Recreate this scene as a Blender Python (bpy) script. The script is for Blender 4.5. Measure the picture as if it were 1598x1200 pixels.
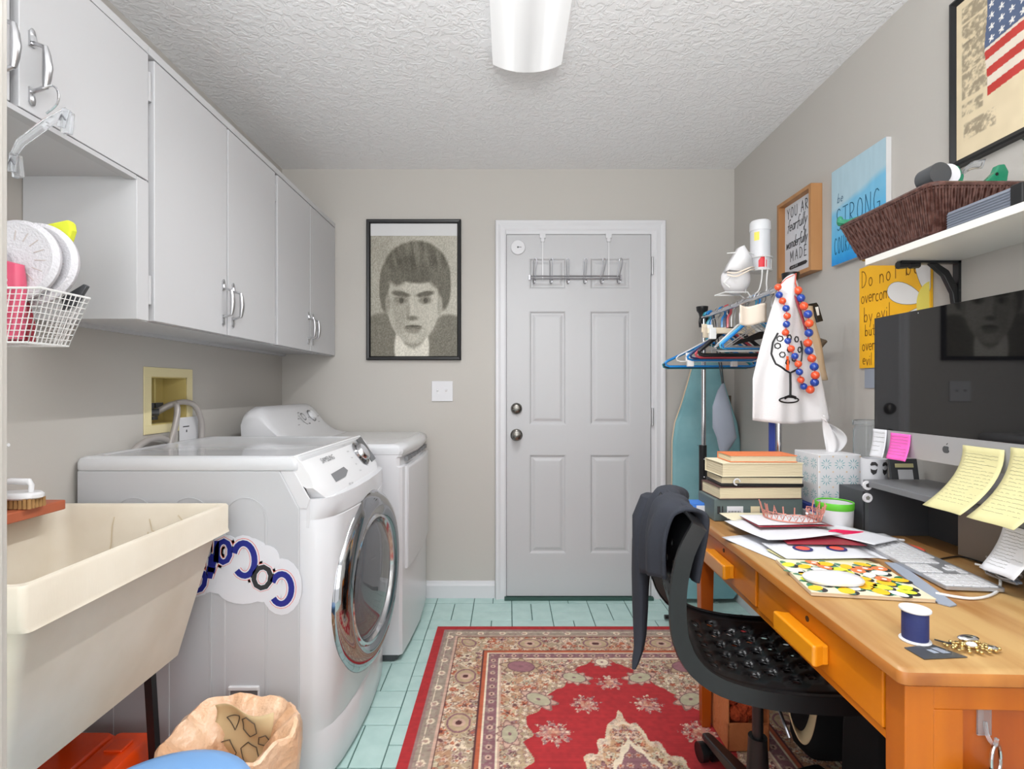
import bpy, math, random
import numpy as np
from mathutils import Vector, Matrix
for o in list(bpy.data.objects): bpy.data.objects.remove(o, do_unlink=True)
S = bpy.context.scene
C = S.collection
PI = math.pi
rnd = random.Random(7)

# ------------------------------------------------------------------ camera, world, light
F, CX, CY, EYE = 816.0, 793.0, 607.0, 1.187
cd = bpy.data.cameras.new('camera'); cam = bpy.data.objects.new('camera', cd); C.objects.link(cam)
cam.location = (0, 0, EYE); cam.rotation_euler = (PI/2, 0, 0)
cd.sensor_width = 36; cd.lens = 36*F/1598; cd.shift_x = (799-CX)/1598; cd.shift_y = (CY-600)/1598
cd.clip_start = .05
S.camera = cam
w = bpy.data.worlds.new('world'); S.world = w; w.use_nodes = True
w.node_tree.nodes['Background'].inputs[0].default_value = (.98, .99, 1, 1)
w.node_tree.nodes['Background'].inputs[1].default_value = 1.4
S.view_settings.view_transform = 'Standard'; S.view_settings.look = 'None'
S.view_settings.gamma = 1; S.view_settings.use_curve_mapping = False
S.view_settings.exposure = 0.0
def lamp(name, kind, loc, energy, col=(1, 1, 1), **k):
    l = bpy.data.lights.new(name, kind); l.energy = energy; l.color = col
    for a, b in k.items(): setattr(l, a, b)
    o = bpy.data.objects.new(name, l); C.objects.link(o); o.location = loc; return o
# the tubes' light leaving the ceiling fixture
for i in range(8):
    lamp('tube_light', 'SPOT', (.07, .80+i*.15, 2.335), 5.6+1.15*i, (.98, .99, 1), spot_size=math.radians(156), spot_blend=1.0, shadow_soft_size=0.0)
# added soft fill: an unseen area light behind the camera
a = lamp('rear_fill', 'AREA', (.1, -.9, 1.5), 20, (.98, .99, 1), shape='RECTANGLE', size=2.3, size_y=1.4)
a.rotation_euler = (math.radians(84), 0, 0)
# added upward fill, out of view, to brighten the ceiling
a = lamp('ceiling_fill', 'AREA', (0, -.10, 1.80), 46, (.98, .99, 1), shape='DISK', size=.9)
a.rotation_euler = (math.radians(160), 0, 0)

# ------------------------------------------------------------------ materials
def lin(c):
    return tuple(((x/255)/12.92 if x/255 <= .04045 else ((x/255+.055)/1.055)**2.4) for x in c)
def mat(name, rgb, rough=.5, metal=0, bump=None, vary=None, spec=None, trans=0, coat=0, emit=None, alpha=1, sheen=0, attr=False, ior=None, sss=0):
    m = bpy.data.materials.new(name); m.use_nodes = True; nt = m.node_tree; b = nt.nodes['Principled BSDF']
    col = (*lin(rgb), 1); b.inputs['Base Color'].default_value = col
    b.inputs['Roughness'].default_value = rough; b.inputs['Metallic'].default_value = metal
    if spec is not None: b.inputs['Specular IOR Level'].default_value = spec
    if trans: b.inputs['Transmission Weight'].default_value = trans
    if coat: b.inputs['Coat Weight'].default_value = coat; b.inputs['Coat Roughness'].default_value = .08
    if ior: b.inputs['IOR'].default_value = ior
    if sheen: b.inputs['Sheen Weight'].default_value = sheen
    if alpha < 1: b.inputs['Alpha'].default_value = alpha
    if emit:
        b.inputs['Emission Color'].default_value = (*lin(rgb), 1); b.inputs['Emission Strength'].default_value = emit
    tc = nt.nodes.new('ShaderNodeTexCoord')
    def noise(scale, stretch, detail=4):
        mp = nt.nodes.new('ShaderNodeMapping'); mp.inputs['Scale'].default_value = stretch
        nt.links.new(tc.outputs['Object'], mp.inputs[0])
        n = nt.nodes.new('ShaderNodeTexNoise'); n.inputs['Scale'].default_value = scale; n.inputs['Detail'].default_value = detail
        nt.links.new(mp.outputs[0], n.inputs[0]); return n
    if vary:   # (rgb2, scale, stretch, lo, hi)
        n = noise(vary[1], vary[2]); r = nt.nodes.new('ShaderNodeValToRGB')
        r.color_ramp.elements[0].color = col; r.color_ramp.elements[1].color = (*lin(vary[0]), 1)
        r.color_ramp.elements[0].position = vary[3]; r.color_ramp.elements[1].position = vary[4]
        nt.links.new(n.outputs[0], r.inputs[0]); nt.links.new(r.outputs[0], b.inputs['Base Color'])
    if attr:
        a = nt.nodes.new('ShaderNodeAttribute'); a.attribute_name = 'Col'; nt.links.new(a.outputs[0], b.inputs['Base Color'])
    if bump:   # (scale, strength, stretch, dist)
        n = noise(bump[0], bump[2]); bp = nt.nodes.new('ShaderNodeBump'); bp.inputs['Strength'].default_value = bump[1]; bp.inputs['Distance'].default_value = bump[3]
        nt.links.new(n.outputs[0], bp.inputs['Height']); nt.links.new(bp.outputs[0], b.inputs['Normal'])
    return m
I1 = (1, 1, 1)
M = {}
def dm(k, *a, **kw): M[k] = mat(k, *a, **kw)
dm('wall', (190, 186, 180), .75, bump=(90, .12, I1, .002))
dm('ceil', (240, 240, 241), .85)
dm('cab', (194, 194, 196), .45)
dm('cab_in', (186, 186, 188), .5)
dm('gap', (90, 90, 92), .6)
dm('trimw', (216, 216, 219), .4)
dm('door', (192, 192, 194), .42)
dm('white', (222, 222, 224), .3, coat=.3)
dm('appl', (208, 208, 211), .28, coat=.4)
dm('appl_top', (206, 207, 210), .16, coat=.5)
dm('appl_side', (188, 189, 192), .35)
dm('groove', (120, 121, 124), .5)
dm('dgrey', (70, 72, 75), .3)
dm('black', (18, 18, 20), .4)
dm('blackm', (24, 25, 27), .32)
dm('blacksoft', (22, 23, 26), .85)
dm('chrome', (205, 205, 208), .12, 1)
dm('door_chrome', (168, 169, 172), .08, 1)
dm('nickel', (120, 117, 112), .25, 1)
dm('handle', (190, 190, 192), .28, 1)
dm('steel', (150, 150, 155), .3, 1)
dm('tile', (176, 206, 201), .35, vary=((190, 217, 212), 14, I1, .35, .7), bump=(60, .08, I1, .002))
dm('grout', (74, 106, 101), .9)
dm('tub', (221, 212, 196), .5, vary=((208, 197, 178), 5, (1, 1, 1), .4, .75), bump=(40, .1, (1, 6, 1), .002))
dm('tubstain', (205, 190, 162), .6)
dm('oak', (186, 150, 98), .42, vary=((156, 108, 58), 13, (1, .12, 1), .40, .64), bump=(60, .06, (1, .1, 1), .001))
dm('orangewood', (216, 126, 8), .4, spec=.3, vary=((196, 104, 10), 6, (1, .2, 3), .3, .75), coat=.08)
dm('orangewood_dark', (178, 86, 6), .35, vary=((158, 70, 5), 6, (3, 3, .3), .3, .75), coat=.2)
dm('endwood', (196, 106, 8), .38, vary=((176, 88, 6), 6, (3, 3, .3), .3, .75))
dm('pull', (236, 152, 24), .3, vary=((222, 136, 16), 8, (1, .2, 1), .3, .7), coat=.4)
dm('keyhole', (60, 38, 18), .6)
dm('framewood', (186, 136, 88), .5, vary=((160, 110, 66), 10, (1, 1, .15), .35, .7))
dm('redwood', (182, 98, 66), .5, vary=((164, 80, 52), 10, (1, .2, 1), .35, .7))
dm('screen', (12, 12, 15), .03, spec=.8)
dm('alu', (190, 191, 194), .35, .6)
dm('yellow', (250, 188, 30), .6)
dm('flower_white', (232, 232, 230), .6)
dm('flower_yellow', (238, 222, 100), .6)
dm('paper', (216, 217, 222), .7)
dm('paper_cream', (222, 214, 186), .7)
dm('sticky_yellow', (210, 203, 152), .75)
dm('sticky_pink', (245, 100, 190), .75)
dm('ink', (40, 38, 40), .7)
dm('ink_soft', (120, 120, 112), .8)
dm('ink_brown', (130, 80, 20), .7)
dm('ink_teal', (22, 92, 130), .7)
dm('navy', (28, 40, 110), .5)
dm('magblue', (24, 34, 128), .45)
dm('magred', (225, 90, 70), .5)
dm('magblack', (40, 42, 46), .5)
dm('orange', (235, 95, 40), .4)
dm('beadblue', (30, 70, 165), .12, coat=.6)
dm('beadorange', (235, 88, 48), .12, coat=.6)
dm('hang_blue', (25, 130, 205), .2, coat=.5)
dm('hang_sky', (90, 185, 225), .2, coat=.5)
dm('hang_teal', (40, 150, 160), .2, coat=.5)
dm('hang_white', (232, 232, 230), .3, coat=.3)
dm('hang_navy', (35, 48, 95), .3, coat=.3)
dm('hang_red', (205, 80, 90), .3, coat=.3)
dm('hang_cream', (228, 214, 190), .5)
dm('clear', (240, 242, 245), .08, trans=.85, ior=1.4)
dm('glass', (235, 238, 240), .03, trans=.92, ior=1.3)
dm('cloth', (222, 220, 221), .9, bump=(180, .25, I1, .003))
dm('tan', (214, 190, 160), .9)
dm('beige_cloth', (226, 212, 196), .9)
dm('teal_cloth', (138, 184, 190), .9, vary=((120, 168, 176), 7, I1, .3, .7), bump=(140, .2, I1, .002))
dm('brown', (96, 84, 70), .8)
dm('greybag', (150, 158, 172), .7)
dm('basket', (98, 68, 61), .24, vary=((72, 44, 38), 60, I1, .4, .6))
dm('green', (30, 125, 92), .25, coat=.4)
dm('wirew', (226, 226, 224), .35)
dm('pad', (208, 206, 210), .95, bump=(200, .6, I1, .006))
dm('padin', (190, 180, 176), .85)
dm('limefoam', (214, 220, 60), .9)
dm('pink', (206, 84, 112), .35)
dm('maroon', (150, 40, 55), .4)
dm('iron', (212, 196, 120), .5)
dm('boxyel', (226, 214, 168), .55)
dm('boxyel_in', (202, 184, 118), .6)
dm('hose', (168, 162, 158), .35, .2)
dm('bristle', (168, 128, 80), .9)
dm('bag', (236, 200, 168), .3, vary=((226, 176, 134), 9, I1, .35, .7), bump=(22, 1, I1, .016))
dm('bagpaper', (206, 182, 140), .8)
dm('blue', (120, 168, 222), .35)
dm('redorange', (235, 74, 16), .22, coat=.4)
dm('kraft', (205, 125, 75), .8, bump=(50, .6, I1, .01))
dm('orangefur', (222, 92, 48), .95, bump=(90, 1, I1, .02))
dm('strap', (190, 170, 135), .8)
dm('jacket', (44, 47, 56), .92, bump=(60, .3, I1, .004))
dm('rosegold', (222, 152, 138), .35, .6)
dm('gold', (205, 178, 120), .22, .9)
dm('bookpage', (214, 200, 168), .8, bump=(120, .5, (.1, .1, 3), .004))
dm('bookdark', (84, 58, 54), .6)
dm('bookgrey', (88, 102, 102), .55)
dm('bookorange', (224, 124, 72), .55)
dm('bluefolder', (60, 120, 205), .4)
dm('limegreen', (98, 196, 52), .45)
dm('tealprint', (110, 165, 170), .6)
dm('hotpink', (225, 40, 90), .35)
dm('riser', (66, 68, 72), .55)
dm('risertop', (112, 114, 118), .4)
dm('greybrown', (140, 128, 118), .7)
dm('portrait_strip', (208, 208, 208), .5)
dm('painted', (200, 200, 200), .55, attr=True)
dm('painted_rug', (200, 200, 200), .95, attr=True, bump=(500, .5, I1, .002))
dm('tube_glow', (240, 240, 240), .5, emit=0)
dm('shelfw', (222, 220, 214), .45)
dm('bookblue', (40, 60, 140), .5)
dm('ribgrey', (118, 124, 136), .4)
dm('lacq', (150, 130, 110), .5)

# ceiling: knock-down plaster relief
def ceiling_mat():
    m = M['ceil']; nt = m.node_tree; b = nt.nodes['Principled BSDF']
    tc = nt.nodes.new('ShaderNodeTexCoord')
    n1 = nt.nodes.new('ShaderNodeTexNoise'); n1.inputs['Scale'].default_value = 34; n1.inputs['Detail'].default_value = 5; n1.inputs['Distortion'].default_value = 1.1
    r = nt.nodes.new('ShaderNodeValToRGB'); r.color_ramp.elements[0].position = .44; r.color_ramp.elements[1].position = .58
    nt.links.new(tc.outputs['Object'], n1.inputs[0]); nt.links.new(n1.outputs[0], r.inputs[0])
    bp = nt.nodes.new('ShaderNodeBump'); bp.inputs['Strength'].default_value = .38; bp.inputs['Distance'].default_value = .006
    nt.links.new(r.outputs[0], bp.inputs['Height']); nt.links.new(bp.outputs[0], b.inputs['Normal'])
ceiling_mat()
# light diffuser: glows brighter in front of its two tubes
def diffuser_mat():
    m = bpy.data.materials.new('diffuser'); m.use_nodes = True; nt = m.node_tree; b = nt.nodes['Principled BSDF']
    b.inputs['Base Color'].default_value = (.5, .5, .5, 1); b.inputs['Roughness'].default_value = .3
    tc = nt.nodes.new('ShaderNodeTexCoord'); sx = nt.nodes.new('ShaderNodeSeparateXYZ'); nt.links.new(tc.outputs['Object'], sx.inputs[0])
    ab = nt.nodes.new('ShaderNodeMath'); ab.operation = 'ABSOLUTE'; nt.links.new(sx.outputs[0], ab.inputs[0])
    sb = nt.nodes.new('ShaderNodeMath'); sb.operation = 'SUBTRACT'; sb.inputs[1].default_value = .055; nt.links.new(ab.outputs[0], sb.inputs[0])
    a2 = nt.nodes.new('ShaderNodeMath'); a2.operation = 'ABSOLUTE'; nt.links.new(sb.outputs[0], a2.inputs[0])
    mr = nt.nodes.new('ShaderNodeMapRange'); mr.interpolation_type = 'SMOOTHSTEP'
    mr.inputs[1].default_value = 0; mr.inputs[2].default_value = .06; mr.inputs[3].default_value = .70; mr.inputs[4].default_value = .50
    nt.links.new(a2.outputs[0], mr.inputs[0])
    b.inputs['Emission Color'].default_value = (1, 1, 1, 1); nt.links.new(mr.outputs[0], b.inputs['Emission Strength'])
    return m
M['diffuser'] = diffuser_mat()

# ------------------------------------------------------------------ mesh helpers
class MB:
    def __init__(s): s.v = []; s.f = []
    def add(s, vs, fs):
        n = len(s.v); s.v += [tuple(v) for v in vs]; s.f += [tuple(i+n for i in f) for f in fs]; return s
    def box(s, x0, x1, y0, y1, z0, z1):
        return s.add([(x0,y0,z0),(x1,y0,z0),(x1,y1,z0),(x0,y1,z0),(x0,y0,z1),(x1,y0,z1),(x1,y1,z1),(x0,y1,z1)],
                     [(0,3,2,1),(4,5,6,7),(0,1,5,4),(1,2,6,5),(2,3,7,6),(3,0,4,7)])
    def obox(s, c, sz, R=Matrix.Identity(3)):
        h = Vector(sz)/2; c = Vector(c); P = []
        for z in (-1, 1):
            for x, y in ((-1,-1),(1,-1),(1,1),(-1,1)): P.append(c+R@Vector((x*h.x, y*h.y, z*h.z)))
        return s.add(P, [(0,3,2,1),(4,5,6,7),(0,1,5,4),(1,2,6,5),(2,3,7,6),(3,0,4,7)])
    def loft(s, rings, cap0=True, cap1=True, closed=True):
        n = len(rings[0]); vs = [p for r in rings for p in r]; fs = []
        for i in range(len(rings)-1):
            for j in range(n if closed else n-1):
                k = (j+1) % n; fs.append((i*n+j, i*n+k, (i+1)*n+k, (i+1)*n+j))
        if cap0: fs.append(tuple(reversed(range(n))))
        if cap1: fs.append(tuple(range((len(rings)-1)*n, len(rings)*n)))
        return s.add(vs, fs)
    def cyl(s, p0, p1, r0, r1=None, n=16, cap=True):
        r1 = r0 if r1 is None else r1; p0 = Vector(p0); p1 = Vector(p1); d = (p1-p0).normalized()
        a = d.orthogonal().normalized(); b = d.cross(a)
        R = [[p+(a*math.cos(2*PI*i/n)+b*math.sin(2*PI*i/n))*r for i in range(n)] for p, r in ((p0, r0), (p1, r1))]
        return s.loft(R, cap, cap)
    def tube(s, pts, r, n=8, closed=False, flat=1.0):
        P = [Vector(p) for p in pts]; m = len(P); rr = r if isinstance(r, (list, tuple)) else [r]*m
        rings = []; prev = None
        for i, p in enumerate(P):
            if closed: d = (P[(i+1) % m]-P[i-1]).normalized()
            else: d = (P[min(i+1, m-1)]-P[max(i-1, 0)]).normalized()
            a = d.orthogonal().normalized() if prev is None else (prev-d*prev.dot(d)).normalized()
            prev = a; b = d.cross(a)
            rings.append([p+(a*math.cos(2*PI*k/n)+b*math.sin(2*PI*k/n)*flat)*rr[i] for k in range(n)])
        if closed: return s.loft(rings+[rings[0]], False, False)
        return s.loft(rings, True, True)
    def sph(s, c, r, n=12, m=8):
        r = (r, r, r) if not isinstance(r, (tuple, list)) else r
        rings = [[(c[0]+r[0]*math.sin(PI*i/m)*math.cos(2*PI*j/n), c[1]+r[1]*math.sin(PI*i/m)*math.sin(2*PI*j/n), c[2]-r[2]*math.cos(PI*i/m)) for j in range(n)] for i in range(1, m)]
        k = len(s.v); s.loft(rings, False, False); t = len(s.v)
        s.v += [(c[0], c[1], c[2]-r[2]), (c[0], c[1], c[2]+r[2])]
        for j in range(n):
            s.f.append((t, k+(j+1) % n, k+j)); s.f.append((t+1, k+(m-2)*n+j, k+(m-2)*n+(j+1) % n))
        return s
    def lathe(s, prof, o, ax=(0, 0, 1), n=32, cap0=True, cap1=True):   # prof: (radius, along)
        ax = Vector(ax).normalized(); a = ax.orthogonal().normalized(); b = ax.cross(a); o = Vector(o)
        return s.loft([[o+ax*h+(a*math.cos(2*PI*i/n)+b*math.sin(2*PI*i/n))*r for i in range(n)] for r, h in prof], cap0, cap1)
    def prism(s, poly, o, u, v, d):   # poly in plane o+u,v ; extruded by vector d
        o, u, v, d = Vector(o), Vector(u), Vector(v), Vector(d)
        return s.loft([[o+u*p[0]+v*p[1] for p in poly], [o+u*p[0]+v*p[1]+d for p in poly]])
    def grid(s, fn, nu, nv, thick=None):
        P = [[Vector(fn(i/nu, j/nv)) for j in range(nv+1)] for i in range(nu+1)]
        vs = [p for r in P for p in r]
        s.add(vs, [(i*(nv+1)+j, (i+1)*(nv+1)+j, (i+1)*(nv+1)+j+1, i*(nv+1)+j+1) for i in range(nu) for j in range(nv)]); return s
    def ribbon(s, pts, wd, o, u, v, h=0.0004):  # flat pen stroke in the plane (o,u,v)
        o, u, v = Vector(o), Vector(u), Vector(v); n = u.cross(v).normalized()
        for (x0, y0), (x1, y1) in zip(pts[:-1], pts[1:]):
            dx, dy = x1-x0, y1-y0; L = math.hypot(dx, dy)
            if L < 1e-7: continue
            nx, ny = -dy/L*wd/2, dx/L*wd/2; ex, ey = dx/L*wd*.35, dy/L*wd*.35
            q = [(x0-ex+nx, y0-ey+ny), (x0-ex-nx, y0-ey-ny), (x1+ex-nx, y1+ey-ny), (x1+ex+nx, y1+ey+ny)]
            s.add([o+u*a+v*b+n*h for a, b in q], [(0, 1, 2, 3)])
        return s

MW = {}   # world matrices of things
def prop(o, label=None, cat=None, group=None, kind=None):
    if label: o['label'] = label
    if cat: o['category'] = cat
    if group: o['group'] = group
    if kind: o['kind'] = kind
    return o
def thing(name, label, cat, loc=(0, 0, 0), rz=0, group=None):
    o = bpy.data.objects.new(name, None); C.objects.link(o); o.location = loc; o.rotation_euler = (0, 0, rz); o.empty_display_size = .05
    MW[o.name] = Matrix.Translation(loc) @ Matrix.Rotation(rz, 4, 'Z')
    return prop(o, label, cat, group)
def mesh(name, mb, m, smooth=False):
    me = bpy.data.meshes.new(name); me.from_pydata([tuple(v) for v in mb.v], [], mb.f)
    me.materials.append(M[m] if isinstance(m, str) else m)
    import bmesh as B
    bm = B.new(); bm.from_mesh(me); B.ops.recalc_face_normals(bm, faces=bm.faces); bm.to_mesh(me); bm.free()
    if smooth:
        me.shade_smooth(); me.set_sharp_from_angle(angle=.7)
    return me
def obj(name, mb, m, parent=None, smooth=False, bevel=0, seg=2, local=False, label=None, cat=None, group=None, kind=None, solid=0, base=None):
    """one mesh object. Coordinates are the world's unless local (then the thing's own)."""
    if parent is not None:
        root = parent
        while root.parent is not None: root = root.parent
        if not local and root.name in MW:
            inv = MW[root.name].inverted(); mb.v = [tuple(inv @ Vector(v)) for v in mb.v]
    elif base is not None:
        b = Vector(base); mb.v = [tuple(Vector(v)-b) for v in mb.v]
    me = mesh(name, mb, m, smooth)
    o = bpy.data.objects.new(name, me); C.objects.link(o)
    if parent is not None: o.parent = parent
    elif base is not None: o.location = base; MW[o.name] = Matrix.Translation(base)
    else: MW[o.name] = Matrix.Identity(4)
    if solid:
        md = o.modifiers.new('solid', 'SOLIDIFY'); md.thickness = solid; md.offset = 0
    if bevel:
        md = o.modifiers.new('bevel', 'BEVEL'); md.width = bevel; md.segments = seg; md.limit_method = 'ANGLE'; md.angle_limit = .6
    return prop(o, label, cat, group, kind)
def copy_tree(o, parent=None):
    c = o.copy(); C.objects.link(c); c.parent = parent
    for ch in list(o.children):
        if ch.name != c.name: copy_tree(ch, c)
    return c
def at(px, py, z):      # the point of the horizontal plane z seen at that place of the photograph
    s = (CY-py)/(z-EYE); return ((px-CX)/s, F/s)
def rrect(x0, x1, y0, y1, r, z, n=5):
    P = []
    for cx, cy, a0 in ((x1-r, y1-r, 0), (x0+r, y1-r, 90), (x0+r, y0+r, 180), (x1-r, y0+r, 270)):
        for i in range(n+1):
            a = math.radians(a0+90*i/n); P.append((cx+r*math.cos(a), cy+r*math.sin(a), z))
    return P
def arcp(cx, cy, rx, ry, a0, a1, n=10):
    return [(cx+rx*math.cos(math.radians(a0+(a1-a0)*i/n)), cy+ry*math.sin(math.radians(a0+(a1-a0)*i/n))) for i in range(n+1)]
# pen-stroke alphabet (each letter: width, strokes)
o_ = lambda cx=.25: arcp(cx, .25, .2, .25, 90, 450)
SF = {
 'a': (.55, [o_(), [(.46,.5),(.46,0)]]), 'b': (.55, [[(.06,1),(.06,0)], o_(.27)]), 'c': (.48, [arcp(.27,.25,.2,.25,50,310)]),
 'd': (.55, [o_(), [(.46,1),(.46,0)]]), 'e': (.5, [[(.06,.26),(.45,.26)]+arcp(.25,.25,.2,.25,0,310)]),
 'f': (.42, [arcp(.33,.8,.13,.2,40,180,6)+[(.2,-.12)], [(.04,.48),(.36,.48)]]), 'g': (.55, [o_(), [(.46,.5),(.46,-.2)]+arcp(.26,-.2,.2,.18,0,-150,6)]),
 'h': (.52, [[(.06,1),(.06,0)], arcp(.25,.28,.19,.22,180,0,6)+[(.44,0)]]), 'i': (.2, [[(.1,.5),(.1,0)], [(.1,.68),(.1,.73)]]),
 'k': (.48, [[(.06,1),(.06,0)], [(.42,.5),(.08,.22),(.44,0)]]), 'l': (.2, [[(.1,1),(.1,0)]]),
 'm': (.78, [[(.06,.5),(.06,0)], arcp(.22,.3,.16,.2,180,0,6)+[(.38,0)], arcp(.54,.3,.16,.2,180,0,6)+[(.7,0)]]),
 'n': (.52, [[(.06,.5),(.06,0)], arcp(.25,.28,.19,.22,180,0,6)+[(.44,0)]]), 'o': (.52, [o_()]),
 'p': (.55, [[(.06,.5),(.06,-.35)], o_(.27)]), 'r': (.38, [[(.06,.5),(.06,0)], arcp(.24,.3,.18,.18,180,40,6)]),
 's': (.45, [arcp(.24,.38,.16,.12,50,270,6)+arcp(.24,.12,.16,.13,90,-130,6)]), 't': (.42, [[(.2,.9),(.2,.05),(.34,0)], [(.03,.55),(.38,.55)]]),
 'u': (.52, [[(.06,.5)]+arcp(.25,.22,.19,.22,180,360,6)+[(.44,.5),(.44,0)]]), 'v': (.46, [[(.04,.5),(.22,0),(.42,.5)]]),
 'w': (.68, [[(.04,.5),(.18,0),(.33,.42),(.48,0),(.62,.5)]]), 'y': (.48, [[(.04,.5),(.24,.05)], [(.44,.5),(.14,-.35)]]),
 ',': (.2, [[(.12,.05),(.06,-.14)]]), ' ': (.3, []), '&': (.6, [[(.5,0),(.15,.6),(.3,.8),(.4,.65),(.1,.2),(.25,0),(.5,.3)]]), ':': (.2, [[(.1,.1),(.1,.15)],[(.1,.45),(.1,.5)]]),
 '1': (.3, [[(.05,.8),(.15,1),(.15,0)]]), '3': (.5, [arcp(.22,.75,.18,.25,140,-90,6)+arcp(.22,.25,.2,.25,90,-140,6)]), '9': (.5, [arcp(.25,.72,.2,.26,0,360), [(.45,.72),(.4,0)]]), '4': (.5, [[(.35,0),(.35,1),(.04,.3),(.46,.3)]]),
 'A': (.62, [[(.04,0),(.3,1),(.56,0)], [(.14,.35),(.47,.35)]]), 'C': (.6, [arcp(.33,.5,.27,.5,50,310)]), 'D': (.62, [[(.06,0),(.06,1)]+arcp(.1,.5,.46,.5,90,-90,8)+[(.06,0)]]),
 'E': (.52, [[(.46,1),(.06,1),(.06,0),(.46,0)], [(.06,.52),(.4,.52)]]), 'G': (.64, [arcp(.33,.5,.27,.5,50,330)+[(.58,.42),(.36,.42)]]),
 'I': (.2, [[(.1,1),(.1,0)]]), 'L': (.5, [[(.08,1),(.08,0),(.44,0)]]), 'M': (.76, [[(.06,0),(.1,1),(.36,.3),(.62,1),(.68,0)]]), 'N': (.62, [[(.06,0),(.08,1),(.5,0),(.54,1)]]), 'O': (.62, [arcp(.3,.5,.25,.5,90,450)]),
 'R': (.58, [[(.06,0),(.06,1)]+arcp(.15,.76,.3,.24,90,-90,6)+[(.06,.52),(.5,0)]]), 'S': (.54, [arcp(.27,.74,.2,.26,40,270,8)+arcp(.27,.25,.2,.24,90,-140,8)]),
 'T': (.56, [[(.02,1),(.54,1)], [(.28,1),(.28,0)]]), 'U': (.6, [[(.06,1)]+arcp(.29,.25,.23,.25,180,360,6)+[(.52,1)]]), 'Y': (.56, [[(.03,1),(.28,.5),(.53,1)], [(.28,.5),(.28,0)]]), 'F': (.5, [[(.46,1),(.06,1),(.06,0)], [(.06,.52),(.4,.52)]]),
}
def write(mb, txt, x, y, h, wd, o, u, v, sx=1.0, gap=.1, slant=0, jit=0, lift=.0004):
    for ch in txt:
        if ch not in SF: continue
        w_, st = SF[ch]; j = (rnd.random()-.5)*jit*h
        for s_ in st: mb.ribbon([(x+(a*sx+b*slant)*h, y+b*h+j) for a, b in s_], wd, o, u, v, lift)
        x += (w_*sx+gap)*h
    return x
def scribble(mb, x0, x1, y, h, wd, o, u, v):  # an illegible line of small handwriting
    pts = []; x = x0
    while x < x1:
        pts.append((x, y+(rnd.random()-.5)*h)); x += h*.7
        if rnd.random() < .12:
            mb.ribbon(pts, wd, o, u, v); pts = []; x += h
    if len(pts) > 1: mb.ribbon(pts, wd, o, u, v)
def text_mesh(txt, size, o, u, v, offset=0, extrude=0, lift=0, align='CENTER', space=1.0):
    cu = bpy.data.curves.new('t', 'FONT'); cu.body = txt; cu.size = size; cu.offset = offset; cu.extrude = extrude; cu.align_x = align; cu.align_y = 'CENTER'; cu.space_character = space
    ob = bpy.data.objects.new('t', cu); C.objects.link(ob)
    dg = bpy.context.evaluated_depsgraph_get(); dg.update(); me = bpy.data.meshes.new_from_object(ob.evaluated_get(dg))
    o, u, v = Vector(o), Vector(u), Vector(v); n = u.cross(v).normalized(); mb = MB()
    mb.add([o+u*p.co.x+v*p.co.y+n*(p.co.z+lift) for p in me.vertices], [tuple(p.vertices) for p in me.polygons])
    bpy.data.objects.remove(ob); bpy.data.meshes.remove(me); bpy.data.curves.remove(cu); return mb
def paint(name, fn, nu, nv, o, u, v, m='painted', parent=None, lift=0.0, **k):
    """a flat print: a fine grid whose corner colours come from fn(U,V) (sRGB 0..255)"""
    o, u, v = Vector(o), Vector(u), Vector(v); n = u.cross(v).normalized()
    if parent is not None:
        root = parent
        while root.parent is not None: root = root.parent
        inv = MW[root.name].inverted(); o = inv @ o; R = inv.to_3x3(); u = R @ u; v = R @ v; n = R @ n
    U, V = np.meshgrid(np.linspace(0, 1, nu+1), np.linspace(0, 1, nv+1), indexing='ij')
    P = (np.array(o)+lift*np.array(n))[None, None]+U[..., None]*np.array(u)+V[..., None]*np.array(v)
    me = bpy.data.meshes.new(name); N = (nu+1)*(nv+1); me.vertices.add(N); me.vertices.foreach_set('co', P.reshape(-1).astype('f'))
    i, j = np.meshgrid(np.arange(nu), np.arange(nv), indexing='ij'); a = (i*(nv+1)+j).ravel()
    q = np.stack([a, a+nv+1, a+nv+2, a+1], 1).ravel(); K = nu*nv
    me.loops.add(4*K); me.loops.foreach_set('vertex_index', q.astype('i')); me.polygons.add(K)
    me.polygons.foreach_set('loop_start', np.arange(0, 4*K, 4, dtype='i')); me.update(calc_edges=True)
    rgb = np.clip(fn(U, V)/255., 0, 1); rgb = np.where(rgb <= .04045, rgb/12.92, ((rgb+.055)/1.055)**2.4)
    at_ = me.color_attributes.new('Col', 'FLOAT_COLOR', 'POINT')
    at_.data.foreach_set('color', np.concatenate([rgb, np.ones(rgb.shape[:2]+(1,))], 2).reshape(-1).astype('f'))
    me.materials.append(M[m]); ob = bpy.data.objects.new(name, me); C.objects.link(ob)
    if parent is not None: ob.parent = parent
    return prop(ob, **k)
def vnoise(x, y, seed=0):   # value noise 0..1
    xi, yi = np.floor(x), np.floor(y); fx, fy = x-xi, y-yi; fx = fx*fx*(3-2*fx); fy = fy*fy*(3-2*fy)
    h = lambda a, b: np.modf(np.abs(np.sin(a*127.1+b*311.7+seed*74.7)*43758.5453))[0]
    return (h(xi, yi)*(1-fx)+h(xi+1, yi)*fx)*(1-fy)+(h(xi, yi+1)*(1-fx)+h(xi+1, yi+1)*fx)*fy

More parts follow.
